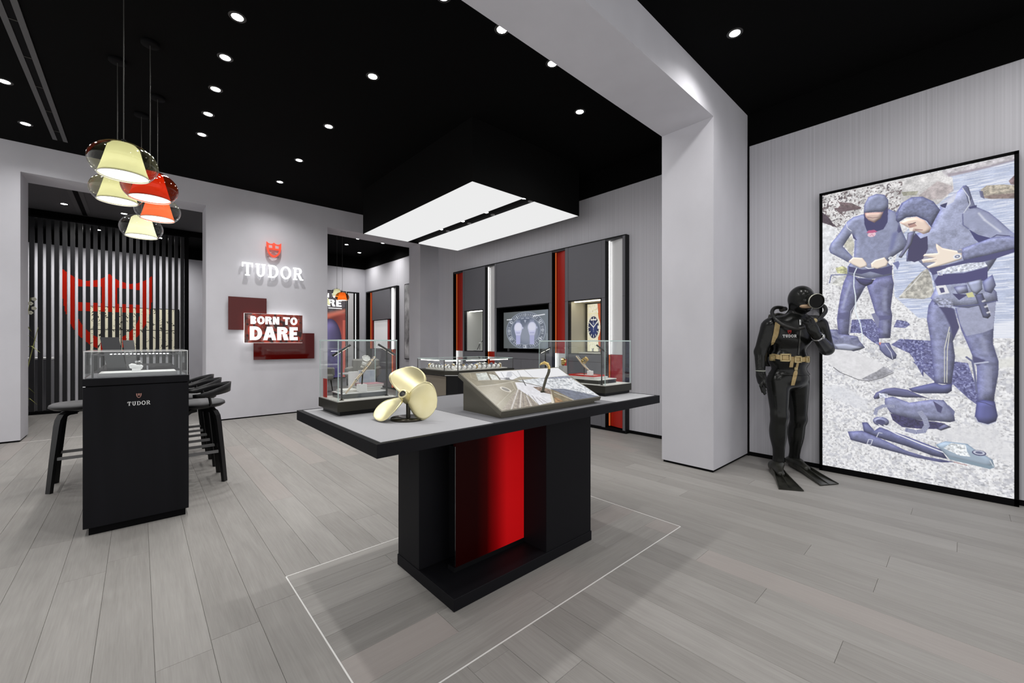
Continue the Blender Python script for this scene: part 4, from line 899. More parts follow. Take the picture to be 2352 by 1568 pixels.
cv.P(Z4(335, 650, 500, 640, 640, 700, 800, 770, 1000, 868, 1200, 930, 1555, 1000, 1400, 1003, 1100, 945, 800, 865, 550, 795, 370, 745), (100, 105, 154), edge=4, ecol=(56, 58, 110), nz=.08); cv.P(Z4(498, 545, 560, 545, 640, 640, 700, 600, 1000, 700, 1400, 855, 1475, 965, 1300, 925, 1000, 815, 700, 725, 520, 650), (86, 91, 142), edge=4, ecol=(44, 46, 96), nz=.08)
cv.L(Z4(690, 572, 900, 680, 1180, 795, 1445, 895), 2.4, (232, 234, 240)); cv.L(Z4(750, 578, 1100, 690, 1395, 785), 2.4, (232, 234, 240)); cv.L(Z4(555, 795, 575, 740, 620, 745, 600, 800, 555, 795), 1.4, (206, 210, 226)); cv.L(Z4(665, 715, 690, 662, 730, 670), 1.4, (206, 210, 226))
cv.P(Z4(1340, 800, 1450, 760, 1700, 790, 1780, 850, 1990, 972, 2012, 1055, 1960, 1078, 1500, 962, 1440, 900), (142, 164, 186), edge=3, ecol=(96, 116, 140)); cv.P(Z4(1470, 930, 1960, 1040, 2005, 1020, 2010, 1060, 1960, 1080, 1500, 968), (112, 138, 158)); cv.P(Z4(1430, 840, 1520, 780, 1680, 800, 1700, 880, 1740, 940, 1600, 920), (222, 228, 232), nz=.25, nsc=3); cv.L(Z4(1960, 980, 2000, 1050), 1, (220, 226, 230))
p = cv.px(Z4(1835, 895))[0]; cv.ell(p, 10.5, 6.2, (60, 62, 104)); cv.ell(p - np.array((0, 1)), 8.5, 4.6, (188, 194, 216)); cv.ell(p - np.array((0, 1)), 5.5, 2.8, (80, 84, 126)); cv.L(Z4(1550, 1000, 1700, 1035), 1.2, (150, 60, 60))
g_ = cv.a.mean(2, keepdims=True); cv.a = g_ + (cv.a - g_) * .80; cv.a = cv.a * .87 + np.array((240, 240, 246.)) * .13
t = thing('backlit_poster', 'tall backlit photograph of two men in wetsuits on a pebble beach, black frame', 'poster', (PX, (py_l + py_r) / 2, 0))
me = rebase(cv.mesh('photo_print', print_mat('backlit_photo', .98, base=False)), t.location); obj('photo_print', me, t)
fr = MB(); c0 = (py_l + py_r) / 2; fy0, fy1 = py_r - .022 - c0, py_l + .022 - c0
for a in ((fy0, py_r - c0 + .002, 0, 2.75), (py_l - c0 - .002, fy1, 0, 2.75), (fy0, fy1, 2.726, 2.75), (fy0, fy1, 0, .055)): fr.box(-.012, .046, *a)
fr.box(.0, .046, fy0, fy1, .055, 2.726); fr.build('frame', M_BLKM, t)

# ------------------------------------------------------------------ slanted light panel on the table
A = np.array((1.29, 1.850, 1.1035)); B = np.array((2.093, 1.850, 1.1035)); D_ = np.array((1.29, 1.494, .9365))     # back-left, back-right, front-left of the top face
sl = thing('slanted_screen', 'slanted light panel showing a yacht deck, in a wedge-shaped bronze housing', 'display panel', (1.69, 1.67, TZ))
ns = np.cross(B - A, D_ - A); ns = ns / np.linalg.norm(ns); ns = ns if ns[2] > 0 else -ns
th_ = .024; Pc = np.array((1.69, 1.67, TZ)); Cc = B + D_ - A
pn = MB(); V8 = [q - Pc for q in (A, B, Cc, D_)] + [q - ns * th_ - Pc for q in (A, B, Cc, D_)]
pn.add(V8, [(3, 2, 1, 0), (4, 5, 6, 7), (0, 1, 5, 4), (1, 2, 6, 5), (2, 3, 7, 6), (3, 0, 4, 7)])
M_HOUS = mat('bronze_housing', (.16, .15, .12), .38, metal=.45)
pn.build('panel_case', M_HOUS, sl)
wz = lambda y: (.9365 + (y - 1.494) * (1.1035 - .9365) / .356) - TZ - .026
ya, yb2 = 1.522, 1.84
hs = MB().prism([(ya - Pc[1], 0), (yb2 - Pc[1], 0), (yb2 - Pc[1], wz(yb2)), (ya - Pc[1], wz(ya))], 1.312 - Pc[0], 2.062 - Pc[0], 'x'); hs.build('housing', M_HOUS, sl)
lk = MB().lathe([(.0005, .003), (.006, .003), (.009, .001), (.009, -.002)], 16, (1.311 - Pc[0], 1.60 - Pc[1], .055), (-1, 0, 0)).build('lock', M_STEEL, sl)
cs = Canvas(300, 150, A + ns * .0008 + (B - A) * .008 + (D_ - A) * .02, (B - A) * .984, (D_ - A) * .96, (150, 146, 132))
Z5 = zf(1050, 830, 6.918)
W_ = (244, 244, 247)
cs.P(Z5(40, 175, 560, 150, 1600, 100, 2280, 575, 1860, 620, 700, 800), (172, 165, 148), nz=.03, nsc=20)
cs.P(Z5(40, 175, 330, 400, 910, 310, 600, 150), (146, 138, 118), nz=.05, nsc=15); cs.P(Z5(330, 400, 910, 315, 960, 430, 640, 690, 700, 790), (166, 158, 140), nz=.04, nsc=15)
cs.P(Z5(300, 190, 470, 175, 540, 290, 340, 300), (206, 210, 204), nz=.12, nsc=5); cs.P(Z5(500, 200, 620, 215, 680, 290, 560, 290), (226, 228, 222), nz=.12, nsc=4); cs.L(Z5(210, 190, 230, 260, 310, 285), 2, (170, 162, 140))
cs.L(Z5(340, 300, 560, 292, 760, 300, 910, 312), 2, (196, 190, 176)); cs.L(Z5(330, 395, 600, 370, 900, 318), 1.4, (210, 204, 190)); cs.L(Z5(480, 170, 540, 290), 4, (110, 102, 84)); cs.L(Z5(560, 190, 640, 230, 680, 290), 3, (90, 86, 74))
cs.P(Z5(600, 160, 1600, 100, 1760, 220, 1340, 260, 1000, 240, 880, 290, 700, 290), W_)
cs.P(Z5(1330, 262, 1640, 235, 1760, 225, 1870, 300, 2100, 440, 2280, 560, 1860, 620, 1480, 440, 1320, 390, 1080, 330, 960, 300), (226, 229, 233), nz=.12, nsc=5)
cs.P(Z5(1280, 275, 1600, 240, 1760, 228, 1820, 265, 1560, 272), (138, 142, 158), nz=.15, alpha=.9); cs.speck(np.ones((cs.h, cs.w)) * 0, (0, 0, 0), 1, 3, 1)
q = cs.mask(cs.px(Z5(1340, 280, 1800, 260, 2280, 560, 1860, 600, 1500, 440))); sm = np.zeros((cs.h, cs.w)); sm[q[3]:q[4], q[1]:q[2]] = q[0]; cs.speck(sm, (150, 154, 160), .62, 3, 61, .8); cs.speck(sm, (250, 250, 252), .55, 5, 62, .8)
cs.P(Z5(1480, 430, 1700, 430, 1980, 490, 2270, 555, 1870, 615, 1560, 490), (122, 127, 142), nz=.1, nsc=6); cs.P(Z5(1500, 440, 1600, 480, 1870, 612, 1600, 650, 1540, 660, 1470, 470), (140, 128, 104), nz=.12); cs.L(Z5(1540, 485, 1860, 615), 2.2, (236, 234, 226)); cs.P(Z5(1470, 460, 1490, 460, 1545, 660, 1500, 665), (236, 230, 214)); cs.P(Z5(1540, 560, 1640, 600, 1700, 640, 1560, 655), (170, 136, 100), nz=.2)
cs.P(Z5(920, 330, 1080, 330, 1340, 400, 1470, 480, 1500, 640, 1300, 690, 1160, 560, 1040, 480, 960, 430), (238, 237, 242), nz=.04); cs.P(Z5(960, 430, 1120, 560, 1300, 690, 960, 740, 700, 790, 820, 620), (176, 166, 154), nz=.1, nsc=4)
for a, b, c, d in ((1000, 450, 960, 740), (1040, 480, 1060, 720), (1080, 500, 1140, 710), (1130, 520, 1220, 700), (1190, 540, 1300, 690), (1250, 560, 1370, 670), (1310, 580, 1440, 660)): cs.L(Z5(a, b, c, d), 1.5, (120, 110, 112), .7)
for a, b, c, d in ((1020, 480, 1000, 730), (1100, 540, 1180, 705), (970, 440, 860, 760)): cs.L(Z5(a, b, c, d), 2.4, (236, 232, 230), .8)
C = cs.px(Z5(772, 442))[0]; cs.ell(C, 9, 13, (222, 216, 204), rot=-.5); cs.ell(C, 6, 9.5, (140, 136, 130), rot=-.5)
cs.L(Z5(680, 265, 830, 285, 1050, 330, 1340, 400, 1400, 440), 2.6, (96, 92, 86)); cs.P(Z5(1200, 400, 1340, 405, 1480, 450, 1500, 520, 1400, 500, 1290, 460), (146, 128, 116), nz=.25, nsc=3)
for a in ((870, 170, 1050, 330), (960, 150, 1060, 320), (1070, 135, 1210, 260, 1340, 380), (700, 170, 770, 290)): cs.L(Z5(*a), 1.1, (110, 110, 116), .8)
cs.L(Z5(1040, 290, 1090, 380), 2.4, (70, 70, 72)); cs.P(Z5(800, 170, 860, 160, 880, 220, 850, 250, 780, 240), (206, 207, 214)); cs.P(Z5(760, 255, 830, 255, 850, 300, 780, 290), (120, 120, 124)); cs.L(Z5(870, 330, 930, 450), 2, (196, 186, 168)); cs.L(Z5(640, 690, 900, 440), 1.2, (206, 198, 184), .7)
me = rebase(cs.mesh('deck_photo', print_mat('glowing_deck_photo', .86, base=False, rough=.25)), sl.location); obj('deck_photo', me, sl)
# curved stand rising from the panel
t = thing('hook_stand', 'curved dark rod with a gold hooked tip rising from the slanted screen', 'watch stand', (0, 0, 0))
def fd(px, py, d): r = ray(px, py) * d; return Vector((r[0], r[1], r[2] + EYE))
HP = [fd(x, y, 2.325) for x, y in ((1246, 899), (1249.5, 886), (1254.6, 868), (1258.5, 860), (1260.8, 853), (1261.3, 847), (1261, 841.7), (1257.5, 835.6), (1250.5, 832.6), (1244, 834.6), (1239.5, 838.3))]
t.location = HP[0]; HP = [p - t.location for p in HP]
MB().tube(HP[:6], [.0078, .0078, .0078, .0082, .0082, .0075], 12).build('rod', mat('bronze_rod', (.09, .085, .065), .35, metal=.7), t)
MB().tube(HP[5:], [.0078, .0088, .0095, .009, .007, .002], 12).build('hook_tip', M_GOLD, t)
MB().disc((0, 0, -.004), .017, 18, t=.005).build('foot', M_BRASS, t)
# ================================================================== sign and slogan panels on the plaster wall
M_SIGN = emis('lit_white_letter', (1, 1, 1), 1.25); M_SHIELD = mat('lit_red_shield', (.72, .07, .035), .4, emit=(.80, .075, .035), estr=.55)
t = thing('wall_sign', 'white lit slab-serif wordmark under a red shield on the plaster wall', 'sign', (1.726, YW, 2.386))
tx, so = wordmark(t, (0, -.075, 0), .925, 0, .035, M_SIGN, M_SHIELD, .222, .60, 'sign')
for x in (-.40, -.2, 0, .2, .38): MB().tube([(x, -.045, .05), (x, 0, .05)], .006, 8).build('standoff_pin', M_STEEL, t)
for x in (-.08, .08): MB().tube([(x, -.045, .37), (x, 0, .37)], .006, 8).build('standoff_pin', M_STEEL, t)
M_RGL = mat('glossy_dark_red_glass', (.085, .0025, .0015), .04, spec=.38)
t = thing('red_glass_square', 'glossy dark red square panel, upper left behind the slogan', 'wall decoration', (1.349, YW, 1.476)); box('pane', M_RGL, -.274, .274, -.05, -.042, 0, .545, t); box('spacer', M_BLKM, -.2, .2, -.042, 0, .1, .45, t)
t = thing('red_glass_plate', 'glossy dark red wide panel, lower right below the slogan', 'wall decoration', (1.911, YW, .975)); box('pane', M_RGL, -.481, .481, -.05, -.042, 0, .462, t); box('spacer', M_BLKM, -.4, .4, -.042, 0, .1, .4, t)
t = thing('slogan_sign', 'lit panel with the white slogan BORN TO DARE over two red panels', 'sign', (1.735, YW, 1.263))
box('backlight', emis('backlight_white', (1, .97, .95), 2.4), -.4445, .4445, -.085, -.06, -.002, .494, t)
cb = Canvas(120, 66, (1.735 - .443, YW - .0965, 1.263 + .492), (.886, 0, 0), (0, 0, -.492), (96, 40, 32))
n_ = vnoise(66, 120, 9, 71)[..., None]; cb.a = cb.a * (.45 + .9 * n_) + np.array((50, 6, 0)) * vnoise(66, 120, 20, 72)[..., None]; cb.speck(np.ones((66, 120)), (120, 110, 108), .66, 5, 73, .6); cb.speck(np.ones((66, 120)), (24, 18, 20), .62, 6, 74, .8)
e_ = np.minimum(np.mgrid[0:66, 0:120][1], 119 - np.mgrid[0:66, 0:120][1]); cb.a = np.where((e_ < 7)[..., None], cb.a * .55 + 14, cb.a)
box('panel_body', M_BLKM, -.443, .443, -.096, -.085, 0, .492, t)
obj('panel_print', rebase(cb.mesh('panel_print', print_mat('slogan_print', .7)), t.location), t)
for word, x0, x1, z0, z1 in (('BORN TO', .085, .80, .315, .447), ('DARE', .075, .805, .045, .275)):
    text_parts(word, z1 - z0, x1 - x0, .30, .24, 0, .07, .008, 'slogan_letter', M_SIGN, t, ((x0 + x1) / 2 - .443, -.105, z0))

# ================================================================== built-in display wall on the right wall
DU = thing('display_wall_unit', 'built-in charcoal display wall with lit red and white channels, a screen and two niches', 'display unit', (5.0, 5.27, 0))
def ub(nm, m_, xa, xb, ya, yb, za, zb, c=0., par=None): return box(nm, m_, xa - 5.0, xb - 5.0, ya - 5.27, yb - 5.27, za, zb, par or DU, c)
XB = 5.46
ub('back_board', M_BLKM, XB, XB + .03, 3.153, 7.389, 0, 2.772)
ub('outer_frame', M_BLK, 5.0, XB, 3.153, 3.168, 0, 2.772); ub('outer_frame', M_BLK, 5.0, XB, 7.374, 7.389, 0, 2.772); ub('outer_frame', M_BLK, 4.998, XB, 3.168, 7.374, 2.757, 2.772); ub('toe_board', M_BLKM, 5.0, XB, 3.168, 7.374, 0, .04)
chan = [(7.036, 7.374, 'rw'), (6.0, 6.289, 'wr'), (4.257, 4.536, 'rw'), (3.21, 3.498, 'wr')]
M_ORL = emis('orange_led', (1.0, .20, .05), .42); M_WHL = emis('white_channel_led', (1, .99, .97), 3.2)
M_CRED = mat('channel_red', (.42, .012, .004), .45); M_CWH = mat('channel_white', (.74, .74, .75), .5)
for k, (a, b, code) in enumerate(chan):
    ub('channel_back', M_BLKM, 5.13, XB, a, b, .04, 2.757); ub('channel_side', M_BLKM, 5.004, 5.13, b - .004, b, .04, 2.757); ub('channel_side', M_BLKM, 5.004, 5.13, a, a + .004, .04, 2.757)
    for part, z0, z1 in ((code[0], 1.095, 2.735), (code[1], .06, 1.092)):
        red = part == 'r'; pts = []; n = 12; w_ = (b - a) - .045
        for i in range(n + 1):
            q = i / n; pts.append((5.085 - .055 * math.sin(q * PI / 2) ** 1.3, b - .040 - w_ * q))
        pv = MB()
        for i in range(n):
            (xa, ya), (xb, yb) = pts[i], pts[i + 1]; pv.add([(xa - 5, ya - 5.27, z0), (xb - 5, yb - 5.27, z0), (xb - 5, yb - 5.27, z1), (xa - 5, ya - 5.27, z1)], [(0, 1, 2, 3)], True)
        cvp = pv.build('curved_panel', M_CRED if red else M_CWH, DU)
        ub('led_strip', M_ORL if red else M_WHL, 5.060, 5.072, b - .040, b - .020, z0, z1)
    ub('channel_cap', M_CHAR2, 5.004, 5.13, a + .004, b - .004, 2.735, 2.757)
sts = [(6.977, 7.036), (6.351 - .062, 6.351), (5.94, 6.0), (4.536, 4.599), (4.193, 4.257), (3.498, 3.563), (3.168, 3.21)]
for a, b in sts:
    ub('stile', M_CHAR, 5.0, 5.06, a + .0015, b - .0015, 1.9195, 2.757); ub('stile', M_CHAR, 5.0, 5.06, a + .0015, b - .0015, .04, 1.9165)
for a, b in ((6.351, 6.977), (4.599, 5.94), (3.563, 4.193)):
    ub('upper_panel', M_CHAR, 5.003, 5.06, a + .002, b - .002, 1.922, 2.757)
    ub('rail', M_CHAR, 5.003, 5.06, a + .002, b - .002, .978, 1.088)
    h = (a + b) / 2
    if b - a > 1: cuts = [a, a + (b - a) / 2, b]
    else: cuts = [a, b]
    for i in range(len(cuts) - 1): ub('cabinet_door', M_CHAR, 5.003, 5.05, cuts[i] + .002, cuts[i + 1] - .002, .045, .974)
M_NW = mat('niche_white', (.78, .78, .76), .5)
def niche(ya, yb, za, zb, mw, nm):
    q = M_BLK
    for a in ((yb - .012, yb, za, zb), (ya, ya + .012, za, zb)): ub(nm + '_frame', q, 4.996, 5.06, a[0], a[1], a[2], a[3])
    ub(nm + '_frame', q, 4.996, 5.06, ya, yb, zb - .012, zb); ub(nm + '_frame', q, 4.996, 5.06, ya, yb, za, za + .012)
    i0, i1 = 5.06, XB - .02
    ub(nm + '_lining', mw, i1, XB, ya, yb, za, zb); ub(nm + '_lining', mw, i0, i1, yb - .012, yb, za, zb); ub(nm + '_lining', mw, i0, i1, ya, ya + .012, za, zb)
    ub(nm + '_lining', mw, i0, i1, ya + .012, yb - .012, zb - .012, zb); ub(nm + '_floor', mw, i0, i1, ya + .012, yb - .012, za, za + .012)
niche(6.353, 6.975, 1.088, 1.920, M_NW, 'window'); niche(4.601, 5.938, 1.088, 1.920, M_BLKM, 'screen_niche'); niche(3.565, 4.191, 1.088, 1.920, mat('niche_cream', (.72, .69, .58), .5), 'window')
ub('niche_light', emis('niche_led', (1, .97, .92), 9.), 5.09, 5.12, 6.40, 6.93, 1.898, 1.907); ub('niche_light', emis('niche_led_warm', (1, .92, .74), 7.), 5.09, 5.12, 3.62, 4.14, 1.898, 1.907)
for a, b, m_ in ((6.365, 6.963, 0), (3.577, 4.179, 0)): ub('window_pane', M_GLASS, 5.008, 5.012, a, b, 1.10, 1.908)
# screen
cw = Canvas(200, 116, (5.078, 5.82, 1.822), (0, -1.14, 0), (0, 0, -.659), (86, 91, 92))
gx = np.mgrid[0:116, 0:200][1] / 200.; cw.a = cw.a + (gx[..., None] * np.array((30, 34, 42)))
CXs, CYs, RX, RY = 101., 60., 88., 58.
def S_(x, y): return np.array((CXs + x * RX, CYs + y * RY))
def ring(r, col, **kw): cw.ell((CXs, CYs), RX * r, RY * r, col, **kw)
ring(1.0, (170, 178, 192), alpha=.75); ring(.975, (122, 130, 144)); ring(.95, (104, 111, 124)); ring(.755, (168, 176, 190)); ring(.735, (112, 121, 138)); cw.ell(S_(.12, .12), RX * .5, RY * .55, (158, 164, 178), alpha=.6, soft=7); cw.poly([S_(-.7, -.2), S_(-.2, -.72), S_(.3, -.7), S_(.1, -.3), S_(-.3, 0)], (84, 92, 112), .5, soft=4)
for k in range(60):
    a = 2 * PI * k / 60
    if any(abs((k - q + 30) % 60 - 30) < 2.6 for q in (10, 20, 30, 40, 50)): continue
    d = (math.sin(a), -math.cos(a)); big = k % 5 == 0
    cw.line([S_(d[0] * (.80 if not big else .785), d[1] * (.80 if not big else .785)), S_(d[0] * .91, d[1] * .91)], 1.5 if not big else 3.0, (216, 222, 232), .9)
SEG = {'0': 'abcdef', '1': 'bc', '2': 'abged', '3': 'abgcd', '4': 'fgbc', '5': 'afgcd'}
def seg(ch, c, ang, hh):
    R = lambda x, y: S_(*(np.array(c) + np.array((x * math.cos(ang) - y * math.sin(ang), x * math.sin(ang) + y * math.cos(ang))) * hh))
    for s_ in SEG[ch]:
        p = dict(a=((-.3, -.5), (.3, -.5)), b=((.3, -.5), (.3, 0)), c=((.3, 0), (.3, .5)), d=((-.3, .5), (.3, .5)), e=((-.3, 0), (-.3, .5)), f=((-.3, -.5), (-.3, 0)), g=((-.3, 0), (.3, 0)))[s_]
        cw.line([R(*p[0]), R(*p[1])], 1.4, (220, 226, 236), .95)
for num, k in (('50', 10), ('40', 20), ('30', 30), ('20', 40), ('10', 50)):
    a = 2 * PI * k / 60; d = np.array((math.sin(a), -math.cos(a))); e = np.array((math.cos(a), math.sin(a)))
    for j, ch in enumerate(num): seg(ch, d * .855 + e * (j - .5) * .105, a, .14)
for ux, al in ((-.36, .96), (.34, .82)):
    W = lambda x, y: S_(ux + x, y)
    cw.poly([W(-.13, -.36), W(.13, -.36), W(.10, -.56), W(-.10, -.56)], (150, 156, 182), al * .7); cw.ell(W(0, -.16), RX * .215, RY * .29, (206, 208, 232), alpha=al); cw.ell(W(0, -.17), RX * .17, RY * .23, (224, 225, 238), alpha=al * .8)
    cw.poly([W(-.19, .0), W(.19, .0), W(.12, .27), W(-.12, .27)], (198, 200, 230), al); cw.poly([W(-.115, .27), W(.115, .27), W(.105, .74), W(-.105, .74)], (176, 178, 220), al); cw.line([W(-.1, .12), W(.1, .12)], 1.8, (150, 154, 190), al); cw.poly([W(.2, -.2), W(.27, -.18), W(.27, -.08), W(.2, -.1)], (190, 194, 220), al)
cw.poly([S_(-.06, -.56), S_(.06, -.56), S_(0, -.40)], (184, 190, 206), .85); cw.line([(16, 24), (40, 23)], 2.6, (240, 242, 248)); cw.line([(136, 17), (184, 14)], 2.6, (240, 242, 248)); cw.line([S_(-.2, -.64), S_(-.07, -.66)], 3, (176, 182, 196), .8); cw.line([S_(.03, -.66), S_(.2, -.64)], 3, (176, 182, 196), .8)
for k in range(6): cw.line([(190, 72 + k * 4), (195, 72 + k * 4)], 1.4, (205, 210, 220), .8)
sc = thing('video_screen', 'flat screen showing a large round watch bezel with two watches, in the dark niche', 'screen', (5.09, 5.25, 1.1012))
obj('screen_image', rebase(cw.mesh('screen_image', print_mat('screen_glow', .92, base=False, rough=.2)), sc.location), sc)
MB().box(-.010, .025, -.576, .576, .056, .727).build('screen_case', mat('screen_grey', (.16, .17, .17), .4), sc)
for y in (-.45, .45): MB().box(-.01, .02, y - .02, y + .02, .001, .056).build('foot', M_CHAR2, sc)
# left niche contents
zf0 = 1.1005
t = thing('watch_tray', 'white tray in the left niche of the display wall', 'tray', (5.2, 6.60, zf0)); box('board', M_WHITE, -.09, .1, -.2, .2, 0, .016, t); box('trim', M_BLK, -.092, .102, -.202, .202, 0, .006, t)
t = thing('slanted_stand', 'thin slanted black display arm in the left niche', 'display arm', (5.17, 6.62, zf0 + .0165)); MB().tube([(0, .14, 0), (0, .06, .12), (.02, -.02, .19)], .006, 8).build('rod', M_BLK, t); MB().tube([(0, .06, .0), (0, .06, .12)], .004, 8).build('prop_rod', M_BLK, t); MB().ell((0, .04, .14), (.03, .04, .018)).build('cushion', M_WHITE, t)
wt = make_watch('wristwatch', 'steel watch on a white block in the left niche of the display wall', None, M_STEEL, M_DIALW, .022, (.035, .03)); wt.location = (5.2, 6.49, zf0 + .0165 + .13 + .037); wt.rotation_euler = (0, -.6, .2)
tag(box('display_cube', M_WHITE, 5.17, 5.24, 6.45, 6.53, zf0 + .0165, zf0 + .146), 'white block under the watch in the left niche', 'display block')
t = thing('mirror_panel', 'dark patterned panel at the right of the left niche', 'panel', (5.40, 6.80, zf0)); box('board', M_BLK, 0, .012, -.06, .06, 0, .76, t); box('print', mat('grey_figures', (.05, .05, .05), .4, noise=(22, (.6, .6, .62), (1, 1, .6))), -.002, 0, -.055, .055, .01, .74, t)
# right niche contents: watch picture
t = thing('niche_picture', 'framed close-up picture of a blue dial watch in the right niche', 'picture', (5.415, 4.0, zf0))
cq = Canvas(70, 126, (5.404, 4.125, 1.886), (0, -.275, 0), (0, 0, -.76), (206, 198, 172))
cq.poly([(48, 0), (70, 0), (70, 126), (58, 126), (50, 70), (56, 40)], (170, 74, 36)); cq.poly([(10, 0), (50, 0), (54, 24), (6, 24)], (214, 208, 188), nz=.12, nsc=3); cq.poly([(8, 96), (54, 96), (50, 126), (12, 126)], (214, 208, 188), nz=.12, nsc=3)
cq.ell((31, 62), 33, 36, (226, 220, 200)); 
for k in range(36): a = 2 * PI * k / 36; cq.line([(31 + 27 * math.cos(a), 62 + 29.5 * math.sin(a)), (31 + 32 * math.cos(a), 62 + 35 * math.sin(a))], 1.3, (166, 158, 134))
cq.ell((31, 62), 26, 29, (30, 36, 70)); cq.ell((33, 66), 17, 19, (44, 60, 118), alpha=.6, soft=4)
for k in range(12):
    a = 2 * PI * k / 12
    if k != 0: cq.line([(31 + 19 * math.cos(a), 62 + 21 * math.sin(a)), (31 + 24 * math.cos(a), 62 + 26.5 * math.sin(a))], 2.4, (232, 230, 220))
cq.line([(31, 62), (15, 52)], 2.6, (240, 238, 228)); cq.line([(31, 62), (52, 46)], 2.2, (240, 238, 228)); cq.line([(31, 74), (29, 40)], .9, (240, 238, 228)); cq.line([(18, 42), (44, 42)], 2.6, (236, 234, 226)); cq.line([(27, 52), (36, 52)], 1.2, (200, 200, 200)); cq.poly([(51, 58), (56, 58), (56, 66), (51, 66)], (240, 238, 230))
obj('watch_print', rebase(cq.mesh('watch_print', print_mat('watch_picture', .75)), t.location), t)
MB().box(-.008, .02, -.165, .165, .0, .806).build('frame', mat('olive_frame', (.06, .055, .03), .5), t)
t = thing('watch_tray', 'cream tray with watches in the right niche of the display wall', 'tray', (5.2, 3.86, zf0)); box('board', M_OFF, -.09, .1, -.2, .2, 0, .016, t)
for k, y in enumerate((3.74, 3.86)):
    wt = make_watch('wristwatch', ['nearer', 'farther'][k] + ' steel watch on the cream tray in the right niche', 'watches in the right niche', M_STEEL, M_DIALW, .02, (.03, .026)); wt.location = (5.19, y, zf0 + .017 + .026); wt.rotation_euler = (0, 0, .5)
# ================================================================== long counter with the glass show case (left)
CZ1 = 1.03
t = thing('sales_counter', 'tall black oak counter with a white wordmark on its end', 'counter', (0, 5.0, 0))
box('top_slab', M_OAK, -.274, .276, 3.85 - 5, 6.25 - 5, .982, CZ1, t, .0015)
box('end_block', M_OAK, -.271, .273, 3.853 - 5, 4.40 - 5, .05, .976, t, .0015); box('shadow_gap', M_BLKM, -.262, .264, 3.862 - 5, 4.39 - 5, .974, .984, t)
box('toe_plinth', M_BLKM, -.245, .255, 3.872 - 5, 4.38 - 5, 0, .05, t); box('spine_panel', M_OAK, -.04, .04, 4.40 - 5, 5.85 - 5, 0, .982, t); box('end_block', M_OAK, -.10, .10, 5.85 - 5, 6.24 - 5, .0, .982, t)
wordmark(t, (0, 3.852 - 5 - .0022, .835), .117, 0, .002, mat('white_print', (.90, .90, .90), .5), mat('copper_print', (.50, .25, .20), .4), .027, .85, 'counter_logo')
box('latch', M_STEEL, -.270, -.258, 3.8515 - 5 - .001, 3.856 - 5, .9765, .981, t)
# show case
t = thing('glass_show_case', 'low glass show case with LED bar on the end of the black counter', 'show case', (0, 4.17, CZ1))
hx, hy, hz, e = .268, .30, .176, .006
box('case_floor', M_CHAR, -hx + .008, hx - .008, -hy + .008, hy - .008, .0, .004, t)
for nm, a in (('front_pane', (-hx, hx, -hy, -hy + e)), ('back_pane', (-hx, hx, hy - e, hy)), ('side_pane', (-hx, -hx + e, -hy + e, hy - e)), ('side_pane', (hx - e, hx, -hy + e, hy - e))): box(nm, M_GLASS, *a, 0.0005, hz, t)
box('top_pane', M_GLASS, -hx, hx, -hy, hy, hz, hz + e, t)
M_EDG2 = mat('white_glass_edge', (.85, .85, .85), .3)
for sx in (-1, 1):
    for sy in (-1, 1): X, Y = sx * (hx - .002), sy * (hy - .002); box('glass_edge', M_EDG2, X - .002, X + .002, Y - .002, Y + .002, 0, hz, t)
    box('glass_edge', M_EDG2, sx * hx - .0012, sx * hx + .0012, -hy, hy, hz, hz + e, t); box('glass_edge', M_EDG2, -hx, hx, sx * hy - .0012, sx * hy + .0012, hz, hz + e, t)
fm = mat('grey_case_frame', (.12, .12, .125), .35, metal=.5)
for sx in (-1, 1):
    X = sx * (hx - .04)
    for sy in (-1, 1): box('inner_post', fm, X - .005, X + .005, sy * (hy - .03) - .005, sy * (hy - .03) + .005, .004, hz - .02, t)
    box('inner_rail', fm, X - .004, X + .004, -hy + .03, hy - .03, hz - .026, hz - .018, t)
box('inner_rail', fm, -hx + .04, hx - .04, -hy + .026, -hy + .034, hz - .026, hz - .018, t)
lb = box('led_bar', fm, -.15, .17, -hy + .036, -hy + .052, hz - .024, hz - .012, t)
for k in range(16): MB().ell((-.14 + k * .0197, -hy + .036, hz - .020), (.0058, .004, .0058), 10, 6).build('led', emis('case_led', (1, 1, 1), 26.), lb)
t = thing('display_tray', 'brushed grey tray with white lining in the show case', 'tray', (.0, 4.10, CZ1 + .0045))
box('tray_body', mat('brushed_grey', (.30, .30, .31), .35, metal=.6), -.205, .21, -.17, .10, 0, .022, t); box('lining', M_WHITE, -.2, .205, -.165, .095, .022, .025, t)
o = MB().prism([(-.16, 0), (.12, 0), (.12, .05), (-.13, .008)], -.005, .005, 'x').build('sloped_rest', M_CHAR)
o.location = (.05, 4.32, CZ1 + .0045); tag(o, 'low sloped grey rest at the back of the show case', 'display block')
t = thing('watch_cushion', 'white leather cushion on a small block in the show case', 'cushion', (-.012, 4.06, CZ1 + .0296))
box('block', M_WHITE, -.025, .022, -.03, .03, 0, .022, t)
MB().tube([(-.04, 0, .038), (-.03, 0, .040), (.022, 0, .029), (.032, 0, .026)], [.012, .0185, .0185, .012], 20).build('roll', M_WHITE, t)
wt = make_watch('wristwatch', 'black dial watch wrapped around the white cushion in the show case', None, M_STEEL, M_DIAL, .02, (.028, .0235)); wt.location = (-.002, 4.075, CZ1 + .072); wt.rotation_euler = (0, math.radians(12), math.radians(90))
